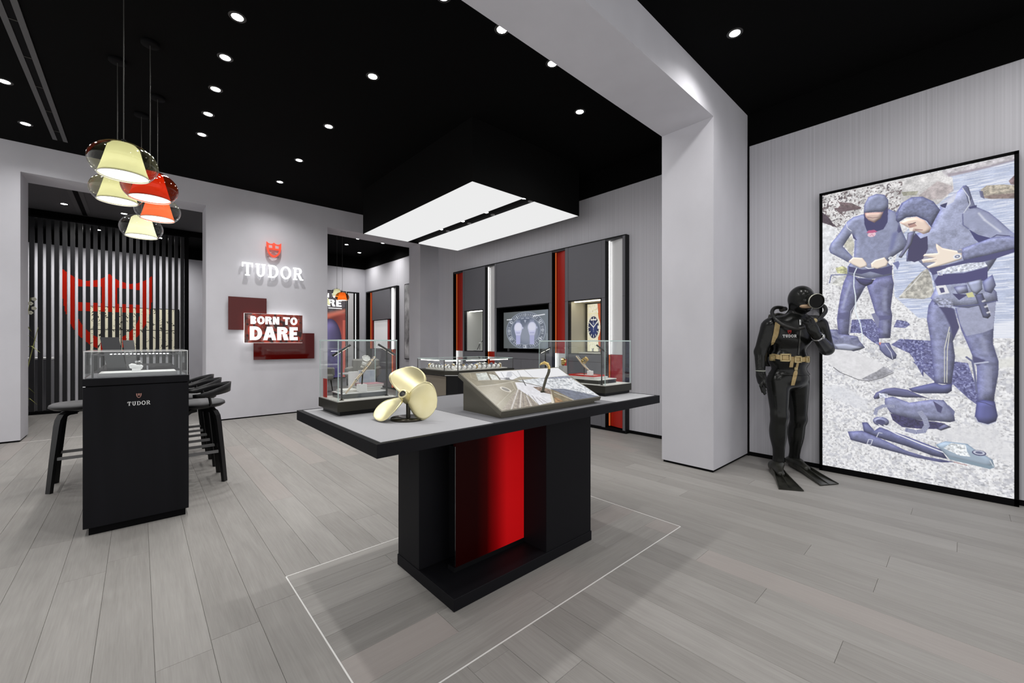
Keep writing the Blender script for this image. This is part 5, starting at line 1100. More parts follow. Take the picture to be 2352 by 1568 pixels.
# upright cards behind the case
def stand_card(name, label, px0, px1, py0, y, m_, lean, slit=None):
    a = on_y(px0, py0, y); b = on_y(px1, py0, y); t = thing(name, label, 'display card', ((a[0] + b[0]) / 2, y, CZ1)); w_ = abs(b[0] - a[0]) / 2; h = a[2] - CZ1
    o = MB().add([(-w_ + lean, 0, 0), (w_ + lean, 0, 0), (w_, .05, h), (-w_, .05, h), (-w_ + lean, .012, 0), (w_ + lean, .012, 0), (w_, .062, h), (-w_, .062, h)], [(0, 1, 2, 3), (5, 4, 7, 6), (0, 4, 5, 1), (3, 2, 6, 7), (0, 3, 7, 4), (1, 5, 6, 2)]).build('board', m_, t)
    box('foot', M_BLK, -w_ + lean, w_ + lean, .03, .12, 0, .01, t)
    if slit: MB().lathe([(.02, 0), (.026, 0), (.026, .002), (.02, .002)], 20, (0, .026, h * .55), (0, -1, .25)).build('emblem', mat('grey_print', (.45, .45, .45), .5), t)
    return t
stand_card('tablet_stand', 'dark leaning card standing behind the show case', 228, 272, 774, 4.75, mat('dark_card', (.055, .055, .06), .5), .05)
stand_card('tablet_stand', 'grey leaning card with round emblem behind the show case', 281, 307, 781, 4.92, mat('grey_card', (.13, .13, .135), .5), .03, True)

# ================================================================== bar stools
M_ASH = mat('black_ash', (.009, .009, .010), .4, spec=.35); M_SEAT = mat('grey_wool_seat', (.16, .16, .165), .95, spec=.1, bump=.3, bscale=900)
def make_stool(label, back=True):
    t = thing('bar_stool', label, 'bar stool', (0, 0, 0), 0, 'bar stools at the counter')
    MB().lathe([(.0005, .742), (.12, .741), (.175, .735), (.196, .722), (.198, .712), (.18, .704)], 36).build('seat_pad', M_SEAT, t)
    MB().lathe([(.198, .712), (.200, .700), (.17, .680), (.10, .668), (.0005, .665)], 36).build('seat_shell', M_ASH, t)
    for sx, sy in ((1, 1), (1, -1), (-1, 1), (-1, -1)):
        d = Vector((sx, sy, 0)).normalized(); n = Vector((-d.y, d.x, 0)); pr = []
        for rr, z in ((.05, .655), (.115, .652), (.15, .635), (.172, .60), (.182, .55), (.215, .28), (.245, .0)): pr.append((rr, z))
        vs = []; m_ = len(pr)
        for i, (rr, z) in enumerate(pr):
            a = pr[max(0, i - 1)]; b = pr[min(m_ - 1, i + 1)]; tv = Vector((b[0] - a[0], 0, b[1] - a[1])).normalized(); nv = Vector((-tv.z, 0, tv.x))
            th_ = .013 if i > 2 else .016; hw = .027 if i < 5 else .023 - .003 * (i - 5)
            for s1, s2 in ((1, 1), (1, -1), (-1, -1), (-1, 1)):
                r2 = rr + nv.x * th_ * s1; z2 = z + nv.z * th_ * s1
                if i == m_ - 1: r2 = rr + th_ * s1 * (-1 if nv.x < 0 else 1) ; z2 = 0
                vs.append(d * r2 + n * hw * s2 + Vector((0, 0, z2)))
        fs = [(i * 4 + k, i * 4 + (k + 1) % 4, i * 4 + 4 + (k + 1) % 4, i * 4 + 4 + k) for i in range(m_ - 1) for k in range(4)] + [(0, 1, 2, 3), (m_ * 4 - 1, m_ * 4 - 2, m_ * 4 - 3, m_ * 4 - 4)]
        MB().add(vs, fs).build('leg', M_ASH, t)
    q = .215 / math.sqrt(2) + .004
    for k, a in enumerate(((-q, q, -q - .006, -q + .006), (-q, q, q - .006, q + .006), (-q - .006, -q + .006, -q, q), (q - .006, q + .006, -q, q))): box('footrest_bar', mat('grey_footrest', (.20, .20, .205), .45, metal=.4) , *a, .265, .290, t)
    if back:
        n = 26; vs = []; fs = []
        for i in range(n + 1):
            a = math.radians(-105 + 210 * i / n); k = math.cos(math.radians(-105 + 210 * i / n) * .857); R_ = .235
            zc = .80 + .055 * max(0, math.cos(a)) ; hh = .012 + .030 * max(0, math.cos(a * .80)) ** 1.1
            for rr, z in ((R_ - .008, zc - hh), (R_ + .006, zc - hh), (R_ + .012, zc + hh), (R_ - .002, zc + hh)): vs.append((rr * math.cos(a), rr * math.sin(a), z))
        fs = [(i * 4 + k, i * 4 + (k + 1) % 4, i * 4 + 4 + (k + 1) % 4, i * 4 + 4 + k) for i in range(n) for k in range(4)] + [(3, 2, 1, 0), (n * 4, n * 4 + 1, n * 4 + 2, n * 4 + 3)]
        MB().add(vs, fs, True).build('back_band', M_ASH, t)
        for s_ in (-1, 1): MB().tube([(.16 * math.cos(1.2), s_ * .16 * math.sin(1.2), .685), (.215 * math.cos(1.25), s_ * .215 * math.sin(1.25), .72), (.233 * math.cos(1.35), s_ * .233 * math.sin(1.35), .805)], .011, 8).build('back_support', M_ASH, t)
    return t
for k, y in enumerate((4.735, 5.345, 5.95)):
    s_ = make_stool(['nearest of the three black bar stools right of the counter', 'middle of the three black bar stools right of the counter', 'farthest of the three black bar stools right of the counter'][k]); s_.location = (.408, y, 0)
s_ = make_stool('black bar stool without back rest left of the counter', False); s_.location = (-.385, 5.34, 0)

# ================================================================== glass pendants over the counter
M_BULB = emis('pendant_glow', (1, .985, .90), 4.2)
def pendant(x, y, z, tint, inner, label, rr=.19, gname=None, zc=ZC, glow=True):
    t = thing('glass_pendant', label, 'pendant lamp', (x, y, z), 0, gname); k = rr / .19
    g = glass('pendant_glass_' + '_'.join('%d' % (c * 99) for c in tint), tint, (1, 1, 1), .85, .02)
    pr = []
    for i in range(25):
        a = PI * (.03 + .70 * i / 24); pr.append((rr * math.sin(a), rr * .76 * math.cos(a)))
    MB().lathe(pr, 40).build('glass_shell', g, t)
    zb = pr[-1][1]; rb = pr[-1][0]
    MB().lathe([(.030 * k, .136 * k), (.066 * k, .128 * k), (.086 * k, .108 * k), (.102 * k, .04 * k), (.122 * k, -.04 * k), (.138 * k, -.093 * k)], 40).build('inner_shade', inner, t)
    MB().lathe([(.0005, -.086 * k), (.1345 * k, -.086 * k)], 36, smooth=False).build('diffuser', M_BULB, t)
    MB().ell((0, 0, -.045 * k), (.088 * k, .088 * k, .024 * k), 24, 12).build('bulb', emis('pendant_bulb', (1, .98, .92), 17.), t)
    MB().lathe([(.1375 * k, -.092 * k), (.1425 * k, -.0965 * k), (.136 * k, -.098 * k)], 40).build('rim', M_OFF, t)
    MB().tube([(0, 0, .130 * k), (0, 0, .165 * k)], .012 * k, 12).build('socket', M_BLK, t)
    MB().tube([(0, 0, .16 * k), (0, 0, zc - z - .02)], .0028, 6).build('cord', mat('dark_cord', (.05, .05, .045), .6), t)
    MB().lathe([(.0005, -.03), (.058, -.03), (.062, -.026), (.062, 0), (.0005, 0)], 26, (0, 0, zc - z)).build('ceiling_rose', M_BLKM, t)
    return t
def shade_mat(name, col, glow):
    """frosted glass shade lit from the bulb inside"""
    if name in MATS: return MATS[name]
    m = bpy.data.materials.new(name); m.use_nodes = True; MATS[name] = m; nt = m.node_tree; nt.nodes.clear()
    o = nt.nodes.new('ShaderNodeOutputMaterial'); tr = nt.nodes.new('ShaderNodeBsdfTranslucent'); df = nt.nodes.new('ShaderNodeBsdfDiffuse'); mx = nt.nodes.new('ShaderNodeMixShader')
    tr.inputs[0].default_value = (*col, 1); df.inputs[0].default_value = (*col, 1); mx.inputs[0].default_value = glow
    nt.links.new(tr.outputs[0], mx.inputs[2]); nt.links.new(df.outputs[0], mx.inputs[1]); nt.links.new(mx.outputs[0], o.inputs[0]); return m
SG = shade_mat('frosted_olive_shade', (.44, .44, .31), .34); SR = shade_mat('frosted_red_shade', (.58, .11, .04), .20)
GO, GC, GR = (.80, .79, .62), (.93, .93, .90), (.62, .20, .10)
GN = 'cluster of five glass pendants'
pendant(-.080, 4.02, 2.545, GO, SG, 'largest looking olive glass pendant, nearest and topmost of the cluster', gname=GN)
pendant(-.143, 5.138, 2.637, GO, SG, 'olive glass pendant at lower left behind the nearest one', gname=GN)
pendant(.071, 4.653, 2.582, GR, SR, 'red glass pendant with red shade, right of the nearest olive one', gname=GN)
pendant(.144, 5.633, 2.641, GC, SR, 'clear glass pendant with red shade, below the red glass one', gname=GN)
pendant(.021, 6.184, 2.545, GC, SG, 'clear glass pendant with olive shade, lowest of the cluster', gname=GN)

# ================================================================== watch counter in the middle of the room
wx0, wx1, wy0, wy1, WZ = 2.43, 3.36, 3.66, 4.36, .96; ch = .11
def plan(i): a, b, c, d = wx0 + i, wx1 - i, wy0 + i, wy1 - i; k = ch - i * .4; return [(a + k, c), (b, c), (b, d), (a, d), (a, c + k)]
t = thing('watch_counter', 'bronze and black counter carrying a glass case full of watches behind the table', 'counter', (2.9, 4.0, 0)); sh_ = lambda L: [(x - 2.9, y - 4.0) for x, y in L]
MB().prism(sh_(plan(0)), .915, WZ, 'z').build('top_slab', M_BRASS, t)
MB().prism(sh_(plan(.03)), .04, .91, 'z').build('body', M_BLK, t); MB().prism(sh_(plan(.06)), 0, .04, 'z').build('plinth', M_BLKM, t); MB().prism(sh_(plan(.025)), .908, .916, 'z').build('shadow_line', M_STEEL, t)
box('side_panel', mat('warm_bronze_panel', (.22, .19, .15), .45, metal=.3), wx0 + .026 - 2.9, wx0 + .03 - 2.9, wy0 + ch - 4.0, wy1 - .03 - 4.0, .05, .9, t)
box('tray', M_OFF, wx0 + .09 - 2.9, wx1 - .05 - 2.9, wy0 + .07 - 4.0, wy1 - .06 - 4.0, WZ, WZ + .008, t)
t = thing('watch_case', 'low glass case with LED bars on the counter behind the table', 'show case', (2.9, 4.0, WZ)); gp = plan(.012); zg = .122
for i in range(5):
    a, b = gp[i], gp[(i + 1) % 5]; d = Vector((b[0] - a[0], b[1] - a[1], 0)).normalized() * .0; MB().add([(a[0] - 2.9, a[1] - 4, .0005), (b[0] - 2.9, b[1] - 4, .0005), (b[0] - 2.9, b[1] - 4, zg), (a[0] - 2.9, a[1] - 4, zg)], [(0, 1, 2, 3)]).build('pane', M_GLASS, t)
    box('corner_post', fm, a[0] - 2.9 - .004, a[0] - 2.9 + .004, a[1] - 4 - .004, a[1] - 4 + .004, 0, zg, t)
    MB().tube([(a[0] - 2.9, a[1] - 4, zg), (b[0] - 2.9, b[1] - 4, zg)], .003, 6).build('top_rail', M_EDGE, t)
MB().prism(sh_(gp), zg, zg + .004, 'z').build('top_pane', M_GLASS, t)
for a, b in (((wx0 + .03, wy1 - .06), (wx0 + .03, wy0 + .25)), ((wx0 + .05, wy0 + .16), (wx0 + .17, wy0 + .04)), ((wx0 + .24, wy0 + .028), (wx0 + .52, wy0 + .028)), ((wx0 + .58, wy0 + .028), (wx1 - .08, wy0 + .028))):
    o = MB().tube([(a[0] - 2.9, a[1] - 4, zg - .014), (b[0] - 2.9, b[1] - 4, zg - .014)], .0032, 8).build('led_bar', emis('counter_led', (1, .95, .84), 7.), t)
WM = [M_STEEL, M_STEEL, M_SOFT, M_STEEL, M_GOLD]; DL = [M_DIAL, M_DIALW, M_DIALB, M_DIAL, M_DIALW]
def case_watch(x, y, rz, row, k, n):
    ordn = ['first', 'second', 'third', 'fourth', 'fifth', 'sixth', 'seventh', 'eighth', 'ninth', 'tenth'][k]
    t = thing('watch_cushion', '%s white cushion from the left in the %s row of the watch case' % (ordn, row), 'cushion', (x, y, WZ + .0085), rz, 'cushions in the watch case')
    MB().tube([(-.026, 0, .022), (-.02, 0, .022), (.02, 0, .022), (.026, 0, .022)], [.012, .0205, .0205, .012], 12).build('roll', M_WHITE, t)
    w = make_watch('wristwatch', '%s watch from the left in the %s row of the watch case' % (ordn, row), 'watches in the watch case', WM[(k * 3 + len(row)) % 5], DL[(k * 2 + len(row)) % 5], .017, (.024, .024), False)
    w.location = (x, y, WZ + .0085 + .0245); w.rotation_euler = (math.radians(28), 0, rz + 0)
    w.rotation_euler = (0, math.radians(-30), rz + PI / 2)
for k in range(8): case_watch(wx0 + .13, wy1 - .10 - k * .066, -PI / 2, 'left', k, 8)
for k in range(9): case_watch(wx0 + .23 + k * .071, wy0 + .12, 0, 'front', k, 9)
for k in range(8): case_watch(wx0 + .27 + k * .071, wy0 + .24, 0, 'middle', k, 8)
for k in range(7): case_watch(wx0 + .30 + k * .078, wy0 + .38, 0, 'back', k, 7)
# ================================================================== room behind the left opening: slatted screen
YS = 10.95
t = thing('slat_screen', 'screen of upright black slats with a large red shield painted across them', 'screen', (-.33, YS, 0))
M_SLAT = mat('black_slat', (.016, .016, .019), .42, spec=.4); M_SRED = mat('slat_red_paint', (.58, .014, .003), .6, spec=.12)
box('base_beam', M_BLKM, -1.46 + .33, .79 + .33, -.02, .10, 0, .055, t); box('top_rail', M_BLKM, -3.1 + .33, .79 + .33, -.01, .09, 3.465, 3.50, t)
box('end_post', M_BLKM, .707 + .33, .775 + .33, 0, .08, .055, 3.465, t)
outer, holes = shield_loops(1.218, 1.5); sxc, szb = -.415, 1.10
slat_me = MB().box(-.0285, .0285, 0, .075, .055, 3.465).mesh('slat', M_SLAT)
NX = 4; DZ = .01
for k in range(-6, 18):
    x0 = -1.024 + k * .098; xc = x0 + .0285
    s_ = obj('slat', slat_me, t, (xc + .33, 0, 0))
    w_ = .057 / NX; grid = {}
    for i in range(NX):
        for j in range(152):
            x = x0 + (i + .5) * w_ - sxc; z = (j + .5) * DZ
            if in_poly(x, z, outer) and not any(in_poly(x, z, h) for h in holes): grid[(i, j)] = 1
    while grid:                                            # one part per connected painted patch
        st = [next(iter(grid))]; del grid[st[0]]; comp = []
        while st:
            c = st.pop(); comp.append(c)
            for dq in ((1, 0), (-1, 0), (0, 1), (0, -1)):
                q = (c[0] + dq[0], c[1] + dq[1])
                if q in grid: del grid[q]; st.append(q)
        if len(comp) < 12: continue
        cells = MB()
        for i in range(NX):
            js = sorted(j for (a, j) in comp if a == i)
            while js:
                e = 0
                while e + 1 < len(js) and js[e + 1] == js[e] + 1: e += 1
                a, b = x0 + i * w_ - xc, x0 + (i + 1) * w_ - xc; za, zb = szb + js[0] * DZ, szb + (js[e] + 1) * DZ
                cells.quad((a, -.0015, za), (b, -.0015, za), (b, -.0015, zb), (a, -.0015, zb)); js = js[e + 1:]
        cells.build('painted_section', M_SRED, s_)
# picture wall beyond the slats
t = thing('leaf_picture_wall', 'row of cream panels with dark leaf drawings on the wall behind the slats', 'wall picture', (-.04, YB, 1.05))
box('frame', M_BLK, -.73, .73, -.03, 0, 0, .98, t)
M_LEAF = mat('cream_leaf_print', (.70, .66, .50), .5, emit=(.70, .66, .50), estr=.25); nt = M_LEAF.node_tree
tc = nt.nodes.new('ShaderNodeTexCoord'); vo = nt.nodes.new('ShaderNodeTexNoise'); vo.inputs['Scale'].default_value = 9; vo.inputs['Distortion'].default_value = 2.5; nt.links.new(tc.outputs['Object'], vo.inputs['Vector'])
rp = nt.nodes.new('ShaderNodeValToRGB'); rp.color_ramp.elements[0].position = .60; rp.color_ramp.elements[0].color = (.72, .68, .52, 1); rp.color_ramp.elements[1].position = .63; rp.color_ramp.elements[1].color = (.03, .028, .02, 1); nt.links.new(vo.outputs['Fac'], rp.inputs[0])
for s in ('Base Color', 'Emission Color'): nt.links.new(rp.outputs[0], nt.nodes['Principled BSDF'].inputs[s])
for i in range(3):
    for j in range(2): box('panel', M_LEAF, -.715 + i * .48, -.715 + i * .48 + .465, -.034, -.03, .012 + j * .485, .012 + j * .485 + .47, t)
t = thing('black_cabinet', 'tall black cabinet seen through the leftmost slats', 'cabinet', (-2.25, 11.9, 0)); box('carcass', M_BLK, -.5, .5, -.3, .3, 0, 2.45, t)
for s in (-1, 1): d_ = box('door', M_CHAR2, min(s * .005, s * .49), max(s * .005, s * .49), -.32, -.3, .08, 2.4, t); box('handle', M_STEEL, s * .03 - .006, s * .03 + .006, -.335, -.32, 1.0, 1.3, d_)
t = thing('low_cabinet', 'low grey cabinet with white top behind the left slats', 'cabinet', (-1.45, 11.85, 0)); box('carcass', M_CHAR, -.25, .22, -.3, .3, 0, .95, t); box('top', M_WHITE, -.26, .23, -.31, .31, .95, .98, t); box('door', M_CHAR, -.24, .21, -.315, -.3, .06, .92, t)
# tall plant by the jamb
t = thing('potted_orchid', 'tall yellow green plant in a dark pot beside the left jamb', 'potted plant', (-1.36, 9.55, 0))
MB().lathe([(.0005, 0), (.10, 0), (.13, .30), (.12, .30), (.10, .28), (.0005, .28)], 22).build('pot', M_BLK, t)
M_LF = mat('yellow_green_leaf', (.36, .38, .09), .5); M_ST = mat('plant_stem', (.35, .36, .12), .6)
for k, (dx, h, lean) in enumerate(((.02, 1.95, .10), (.06, 1.5, .13), (-.02, 1.7, .05))): MB().tube([(dx, 0, .25), (dx + lean * .2, 0, h * .5), (dx + lean * .9, .0, h * .85), (dx + lean * 1.2, 0, h)], [.008, .007, .005, .003], 8).build('stem', M_ST, t)
for k in range(10):
    a = k * 1.1; z0 = .3 + .16 * k; L_ = .22 + .05 * (k % 3); d = Vector((math.cos(a) * .5 + .35, math.sin(a) * .4, 0)); pts = [Vector((.02, 0, z0)) + d * L_ * q + Vector((0, 0, .12 * math.sin(q * 3.0))) for q in (0, .3, .6, 1.)]
    n = Vector((-d.y, d.x, 0)).normalized(); vs = []
    for p, w_ in zip(pts, (.008, .022, .018, .002)): vs += [p - n * w_, p + Vector((0, 0, -.004)), p + n * w_]
    MB().add(vs, [(i * 3 + j, i * 3 + j + 1, i * 3 + j + 4, i * 3 + j + 3) for i in range(3) for j in range(2)], True).build('leaf', M_LF, t)
for k in range(4):
    f_ = MB(); c = Vector((.14 + .035 * (k % 2), -.01, 1.72 + .07 * k))
    for q in range(5): a = q * 2 * PI / 5; f_.ell(c + Vector((math.cos(a) * .016, -.004, math.sin(a) * .016)), (.014, .004, .014), 8, 5)
    f_.build('flower', mat('pale_petal', (.75, .74, .6), .5), t)

# ================================================================== room behind the right opening
t = thing('far_display_unit', 'charcoal display wall with red and white lit channels in the far room', 'display unit', (5.0, 10.99, 0)); Yc = 10.99
def fb(nm, m_, xa, xb, ya, yb, za, zb): return box(nm, m_, xa - 5, xb - 5, ya - Yc, yb - Yc, za, zb, t)
fb('outer_frame', M_BLK, 5.0, 5.079, 10.015, 10.06, 0, 2.765); fb('outer_frame', M_BLK, 5.0, 5.079, 11.93, 11.97, 0, 2.765); fb('outer_frame', M_BLK, 5.0, 5.079, 10.06, 11.93, 2.73, 2.765); fb('back_board', M_BLKM, 5.06, 5.079, 10.06, 11.93, 0, 2.73)
fb('red_channel', M_CRED, 5.035, 5.05, 11.56, 11.72, 1.09, 2.72); fb('led_strip', M_ORL, 5.02, 5.035, 11.66, 11.70, 1.09, 2.72); fb('white_channel', M_CWH, 5.035, 5.05, 10.10, 10.34, 1.09, 2.72); fb('led_strip', M_WHL, 5.02, 5.035, 10.25, 10.34, 1.09, 2.72); fb('red_channel', M_CRED, 5.035, 5.05, 10.10, 10.34, .06, 1.08); fb('led_strip', M_ORL, 5.02, 5.035, 10.28, 10.33, .06, 1.08)
fb('upper_panel', M_CHAR, 5.005, 5.05, 10.42, 11.54, 1.91, 2.72); fb('lower_panel', M_CHAR, 5.005, 5.05, 10.42, 11.54, .06, 1.08); fb('window_lining', mat('pale_niche', (.7, .7, .7), .5, emit=(1, 1, 1), estr=.28), 5.045, 5.055, 10.62, 11.50, 1.10, 1.89); fb('red_card', M_CRED, 5.03, 5.045, 10.50, 10.60, 1.10, 1.89)  # window lining glows by itself, standing in for the lighting inside the niche
t = thing('back_poster', 'dark red poster with white slogan on the back wall of the far room', 'poster', (3.87, YB - .025, .25))
cp = Canvas(90, 180, (3.27, YB - .0655, 2.742), (1.2, 0, 0), (0, 0, -2.48), (118, 52, 44))
cp.a[:, :, :] = np.array((122, 56, 50.)) * (.6 + .8 * vnoise(180, 90, 30, 81)[..., None]); cp.poly([(0, 0), (90, 0), (90, 45), (0, 52)], (70, 66, 70), nz=.2); cp.poly([(0, 60), (90, 36), (90, 44), (0, 76)], (196, 110, 90), .8, soft=2); cp.ell((58, 108), 24, 50, (84, 78, 112), edge=7, ecol=(48, 42, 66)); cp.poly([(30, 120), (86, 120), (84, 180), (30, 180)], (74, 66, 112), nz=.1); cp.poly([(84, 60), (90, 60), (90, 180), (84, 180)], (170, 84, 72))
obj('poster_print', rebase(cp.mesh('poster_print', print_mat('far_poster_print', .7)), t.location), t)
box('poster_body', M_BLKM, -.62, .62, -.04, 0, -.02, 2.512, t)
text_parts('DARE', .20, .86, .27, .22, 0, .09, .006, 'slogan_letter', M_SIGN, t, (.06, -.048, 2.05))
text_parts('BORN TO', .12, .86, .27, .22, 0, .09, .006, 'slogan_letter', M_SIGN, t, (.06, -.048, 2.30))
box('subtitle_bar', M_SIGN, .12, .50, -.048, -.043, 1.99, 2.01, t)
t = thing('lit_column_niche', 'narrow black niche with a lit grey curved back beside the far poster', 'display niche', (4.71, YB, 0)); box('frame', M_BLK, -.18, .18, -.05, 0, 0, 2.76, t); box('curved_back', M_CWH, -.16, .0, -.056, -.05, .06, 2.72, t); box('led_strip', emis('soft_strip', (1, 1, 1), 1.2), .055, .075, -.058, -.05, .06, 2.72, t)
t = thing('black_white_poster', 'narrow view of a black and white portrait poster on the striated wall', 'poster', (XW, 9.25, .84)); box('frame', M_BLK, -.03, -.001, -.42, .42, 0, 1.92, t)
box('print', mat('black_white_portrait', (.03, .03, .035), .5, noise=(3.2, (.75, .75, .76), (1, 1, .8))), -.033, -.03, -.40, .40, .02, 1.90, t)
GN2 = 'globe pendants in the far room'
pendant(3.212, 9.24, 2.345, (.86, .86, .85), SG, 'smoky glass globe pendant in the far room, left of the amber one', .135, GN2)
pendant(3.132, 8.70, 2.213, (.70, .36, .14), shade_mat('amber_shade', (.55, .20, .05), .45), 'amber glass globe pendant in the far room', .135, GN2)
pendant(3.03, 9.42, 2.155, (.90, .90, .88), SG, 'lowest clear globe pendant in the far room, half behind the wall edge', .135, GN2)
M_UPH = mat('pale_grey_wool', (.42, .41, .38), .95, spec=.1)
def armchair(x, y, rz, label):
    t = thing('armchair', label, 'armchair', (x, y, 0), rz, 'armchairs in the far room')
    MB().box(-.34, .34, -.33, .30, .30, .45, .04).build('seat', M_UPH, t); b = MB().box(-.36, .36, .24, .36, .40, .82, .045).build('backrest', M_UPH, t)
    for s in (-1, 1): MB().box(s * .36 - .05, s * .36 + .05, -.30, .33, .38, .62, .035).build('armrest', M_UPH, t)
    for sx in (-1, 1):
        for sy in (-1, 1): MB().tube([(sx * .28, sy * .26, .30), (sx * .31, sy * .29, 0)], [.016, .011], 8).build('leg', M_BLK, t)
    return t
armchair(3.30, 11.1, .5, 'pale grey armchair at the left in the far room'); armchair(4.42, 10.75, -.6, 'pale grey armchair at the right in the far room')
t = thing('round_table', 'small round table between the armchairs of the far room', 'table', (3.85, 10.1, 0)); MB().lathe([(.0005, .50), (.30, .50), (.30, .52), (.0005, .52)], 30).build('table_top', M_WHITE, t); MB().tube([(0, 0, .01), (0, 0, .50)], .02, 10).build('post', M_BLK, t); MB().lathe([(.0005, 0), (.18, 0), (.18, .012), (.0005, .012)], 26).build('foot', M_BLK, t)
# ================================================================== diver mannequin
def smin(a, b, k):
    h = np.clip(.5 + .5 * (b - a) / k, 0, 1); return b * (1 - h) + a * h - k * h * (1 - h)
def s_cap(P, a, b, ra, rb):
    a = np.array(a); b = np.array(b); ba = b - a; t_ = np.clip(((P - a) @ ba) / (ba @ ba), 0, 1); return np.linalg.norm(P - a - t_[..., None] * ba, axis=-1) - (ra + (rb - ra) * t_)
def s_ell(P, c, r, R=None):
    q = P - np.array(c)
    if R is not None: q = q @ R
    r = np.array(r); k0 = np.linalg.norm(q / r, axis=-1); k1 = np.linalg.norm(q / (r * r), axis=-1); return k0 * (k0 - 1) / np.maximum(k1, 1e-6)
def sdf(prims, P):
    d = None
    for p in prims:
        k = p[-1]; e = s_cap(P, *p[1:5]) if p[0] == 'c' else s_ell(P, p[1], p[2], p[3])
        d = e if d is None else smin(d, e, k)
    return d
def surface_nets(f, lo, hi, h):
    lo = np.array(lo, float); n = np.ceil((np.array(hi) - lo) / h).astype(int) + 1
    ax = [lo[i] + h * np.arange(n[i]) for i in range(3)]; G = np.stack(np.meshgrid(*ax, indexing='ij'), -1); D = f(G); S = D < 0
    cnt = np.zeros(n - 1); acc = np.zeros(tuple(n - 1) + (3,)); o = [(0, 0, 0), (1, 0, 0), (0, 1, 0), (1, 1, 0), (0, 0, 1), (1, 0, 1), (0, 1, 1), (1, 1, 1)]
    sl_ = lambda q: tuple(slice(q[i], n[i] - 1 + q[i]) for i in range(3))
    for a in range(8):
        for b in range(a + 1, 8):
            df = [o[b][i] - o[a][i] for i in range(3)]
            if sum(map(abs, df)) != 1: continue
            da, db = D[sl_(o[a])], D[sl_(o[b])]; cr = (da < 0) != (db < 0); t_ = np.where(cr, da / np.where(cr, da - db, 1), 0)
            pa = np.array(o[a]) + t_[..., None] * np.array(df); acc += np.where(cr[..., None], pa, 0); cnt += cr
    act = cnt > 0; idx = -np.ones(act.shape, int); idx[act] = np.arange(act.sum()); ci = np.argwhere(act)
    V = lo + h * (ci + acc[act] / cnt[act][:, None]); Fq = []
    for d in range(3):
        u, v = (d + 1) % 3, (d + 2) % 3; s0 = [slice(1, -1)] * 3; s0[d] = slice(0, -1); s1 = list(s0); s1[d] = slice(1, None)
        A, B = S[tuple(s0)], S[tuple(s1)]; e = np.argwhere(A != B)
        if not len(e): continue
        base = e + 1; base[:, d] -= 1; off = lambda du, dv: base - np.eye(3, dtype=int)[u] * du - np.eye(3, dtype=int)[v] * dv
        q = np.stack([idx[tuple(off(a, b).T)] for a, b in ((0, 0), (1, 0), (1, 1), (0, 1))], 1); fl = A[tuple(e.T)]
        q[~fl] = q[~fl][:, ::-1]; Fq.append(q)
    Fq = np.concatenate(Fq); Fq = Fq[(Fq >= 0).all(1)]
    return V, Fq
def sdf_obj(name, f, lo, hi, h, m, parent, label=None):
    V, Q = surface_nets(f, lo, hi, h); me = bpy.data.meshes.new(name); me.from_pydata(V.tolist(), [], Q[:, ::-1].tolist() if False else Q.tolist()); me.polygons.foreach_set('use_smooth', [True] * len(me.polygons)); me.materials.append(m); me.validate(); me.update()
    bm = bmesh.new(); bm.from_mesh(me); bmesh.ops.smooth_vert(bm, verts=bm.verts[:], factor=.5, use_axis_x=True, use_axis_y=True, use_axis_z=True); bmesh.ops.recalc_face_normals(bm, faces=bm.faces[:]); bm.to_mesh(me); bm.free()
    o = obj(name, me, parent)
    if label: o['label'] = label
    return o
D0 = 4.05; LAT = 2.743
def dl(px, py, y): d = D0 + y; return np.array(((px - CX) / F * d - LAT, y, EYE - (py - CY) / F * d))
DV = thing('diver_mannequin', 'life-size mannequin in a black rubber diving suit with mask, hose, tan belt and fins', 'mannequin', (D0 * CT + LAT * ST, D0 * ST - LAT * CT, 0), TH - PI / 2)
M_SUIT = mat('worn_black_rubber', (.004, .0042, .0042), .24, spec=.28, noise=(7, (.012, .013, .0115), (1, 1, 1)), bump=.05, bscale=60)
M_HOOD = mat('smooth_black_rubber', (.0035, .004, .0035), .2, spec=.32, noise=(12, (.010, .011, .009), (1, 1, 1)))
M_TAN = mat('tan_webbing', (.42, .30, .13), .7, noise=(40, (.50, .38, .19), (1, 1, 1))); M_BUCK = mat('dull_brass_buckle', (.46, .37, .19), .4, metal=.4)
hipL, hipR = dl(1787, 878, .0), dl(1831, 878, .04); knL, knR = dl(1790, 955, -.06), dl(1834, 962, .06); anL, anR = dl(1788, 1058, -.05), dl(1824, 1050, .14)
shL, shR = dl(1768, 750, .0), dl(1882, 747, -.04); elL, elR = dl(1747, 808, .02), dl(1899, 801, -.15); wrL, wrR = dl(1746.5, 852, -.05), dl(1876, 771, -.29)
hd = dl(1840, 687, -.03)
torso = [('e', dl(1812, 868, .01), (.185, .125, .115), None, .04), ('e', dl(1812, 824, .0), (.178, .122, .13), None, .05), ('e', dl(1817, 775, -.005), (.190, .132, .155), None, .06), ('c', dl(1783, 746, .0), dl(1866, 744, -.01), .088, .086, .06), ('e', dl(1822, 735, .01), (.13, .09, .07), None, .05)]
legs = [('c', hipL, knL, .104, .072, .04), ('c', knL, anL, .070, .046, .03), ('e', (knL + (anL - knL) * .35) + np.array((0, .025, 0)), (.066, .072, .15), None, .04), ('c', hipR, knR, .102, .070, .012), ('c', knR, anR, .068, .045, .03), ('e', (knR + (anR - knR) * .35) + np.array((0, .025, 0)), (.064, .070, .15), None, .04), ('c', anL, anL + np.array((-.01, .0, -.06)), .046, .046, .02), ('c', anR, anR + np.array((0, .0, -.05)), .045, .045, .02)]
arms = [('c', shL, elL, .078, .056, .05), ('c', elL, wrL, .056, .040, .02), ('c', shR, elR, .074, .058, .05), ('c', elR, wrR, .058, .041, .02)]
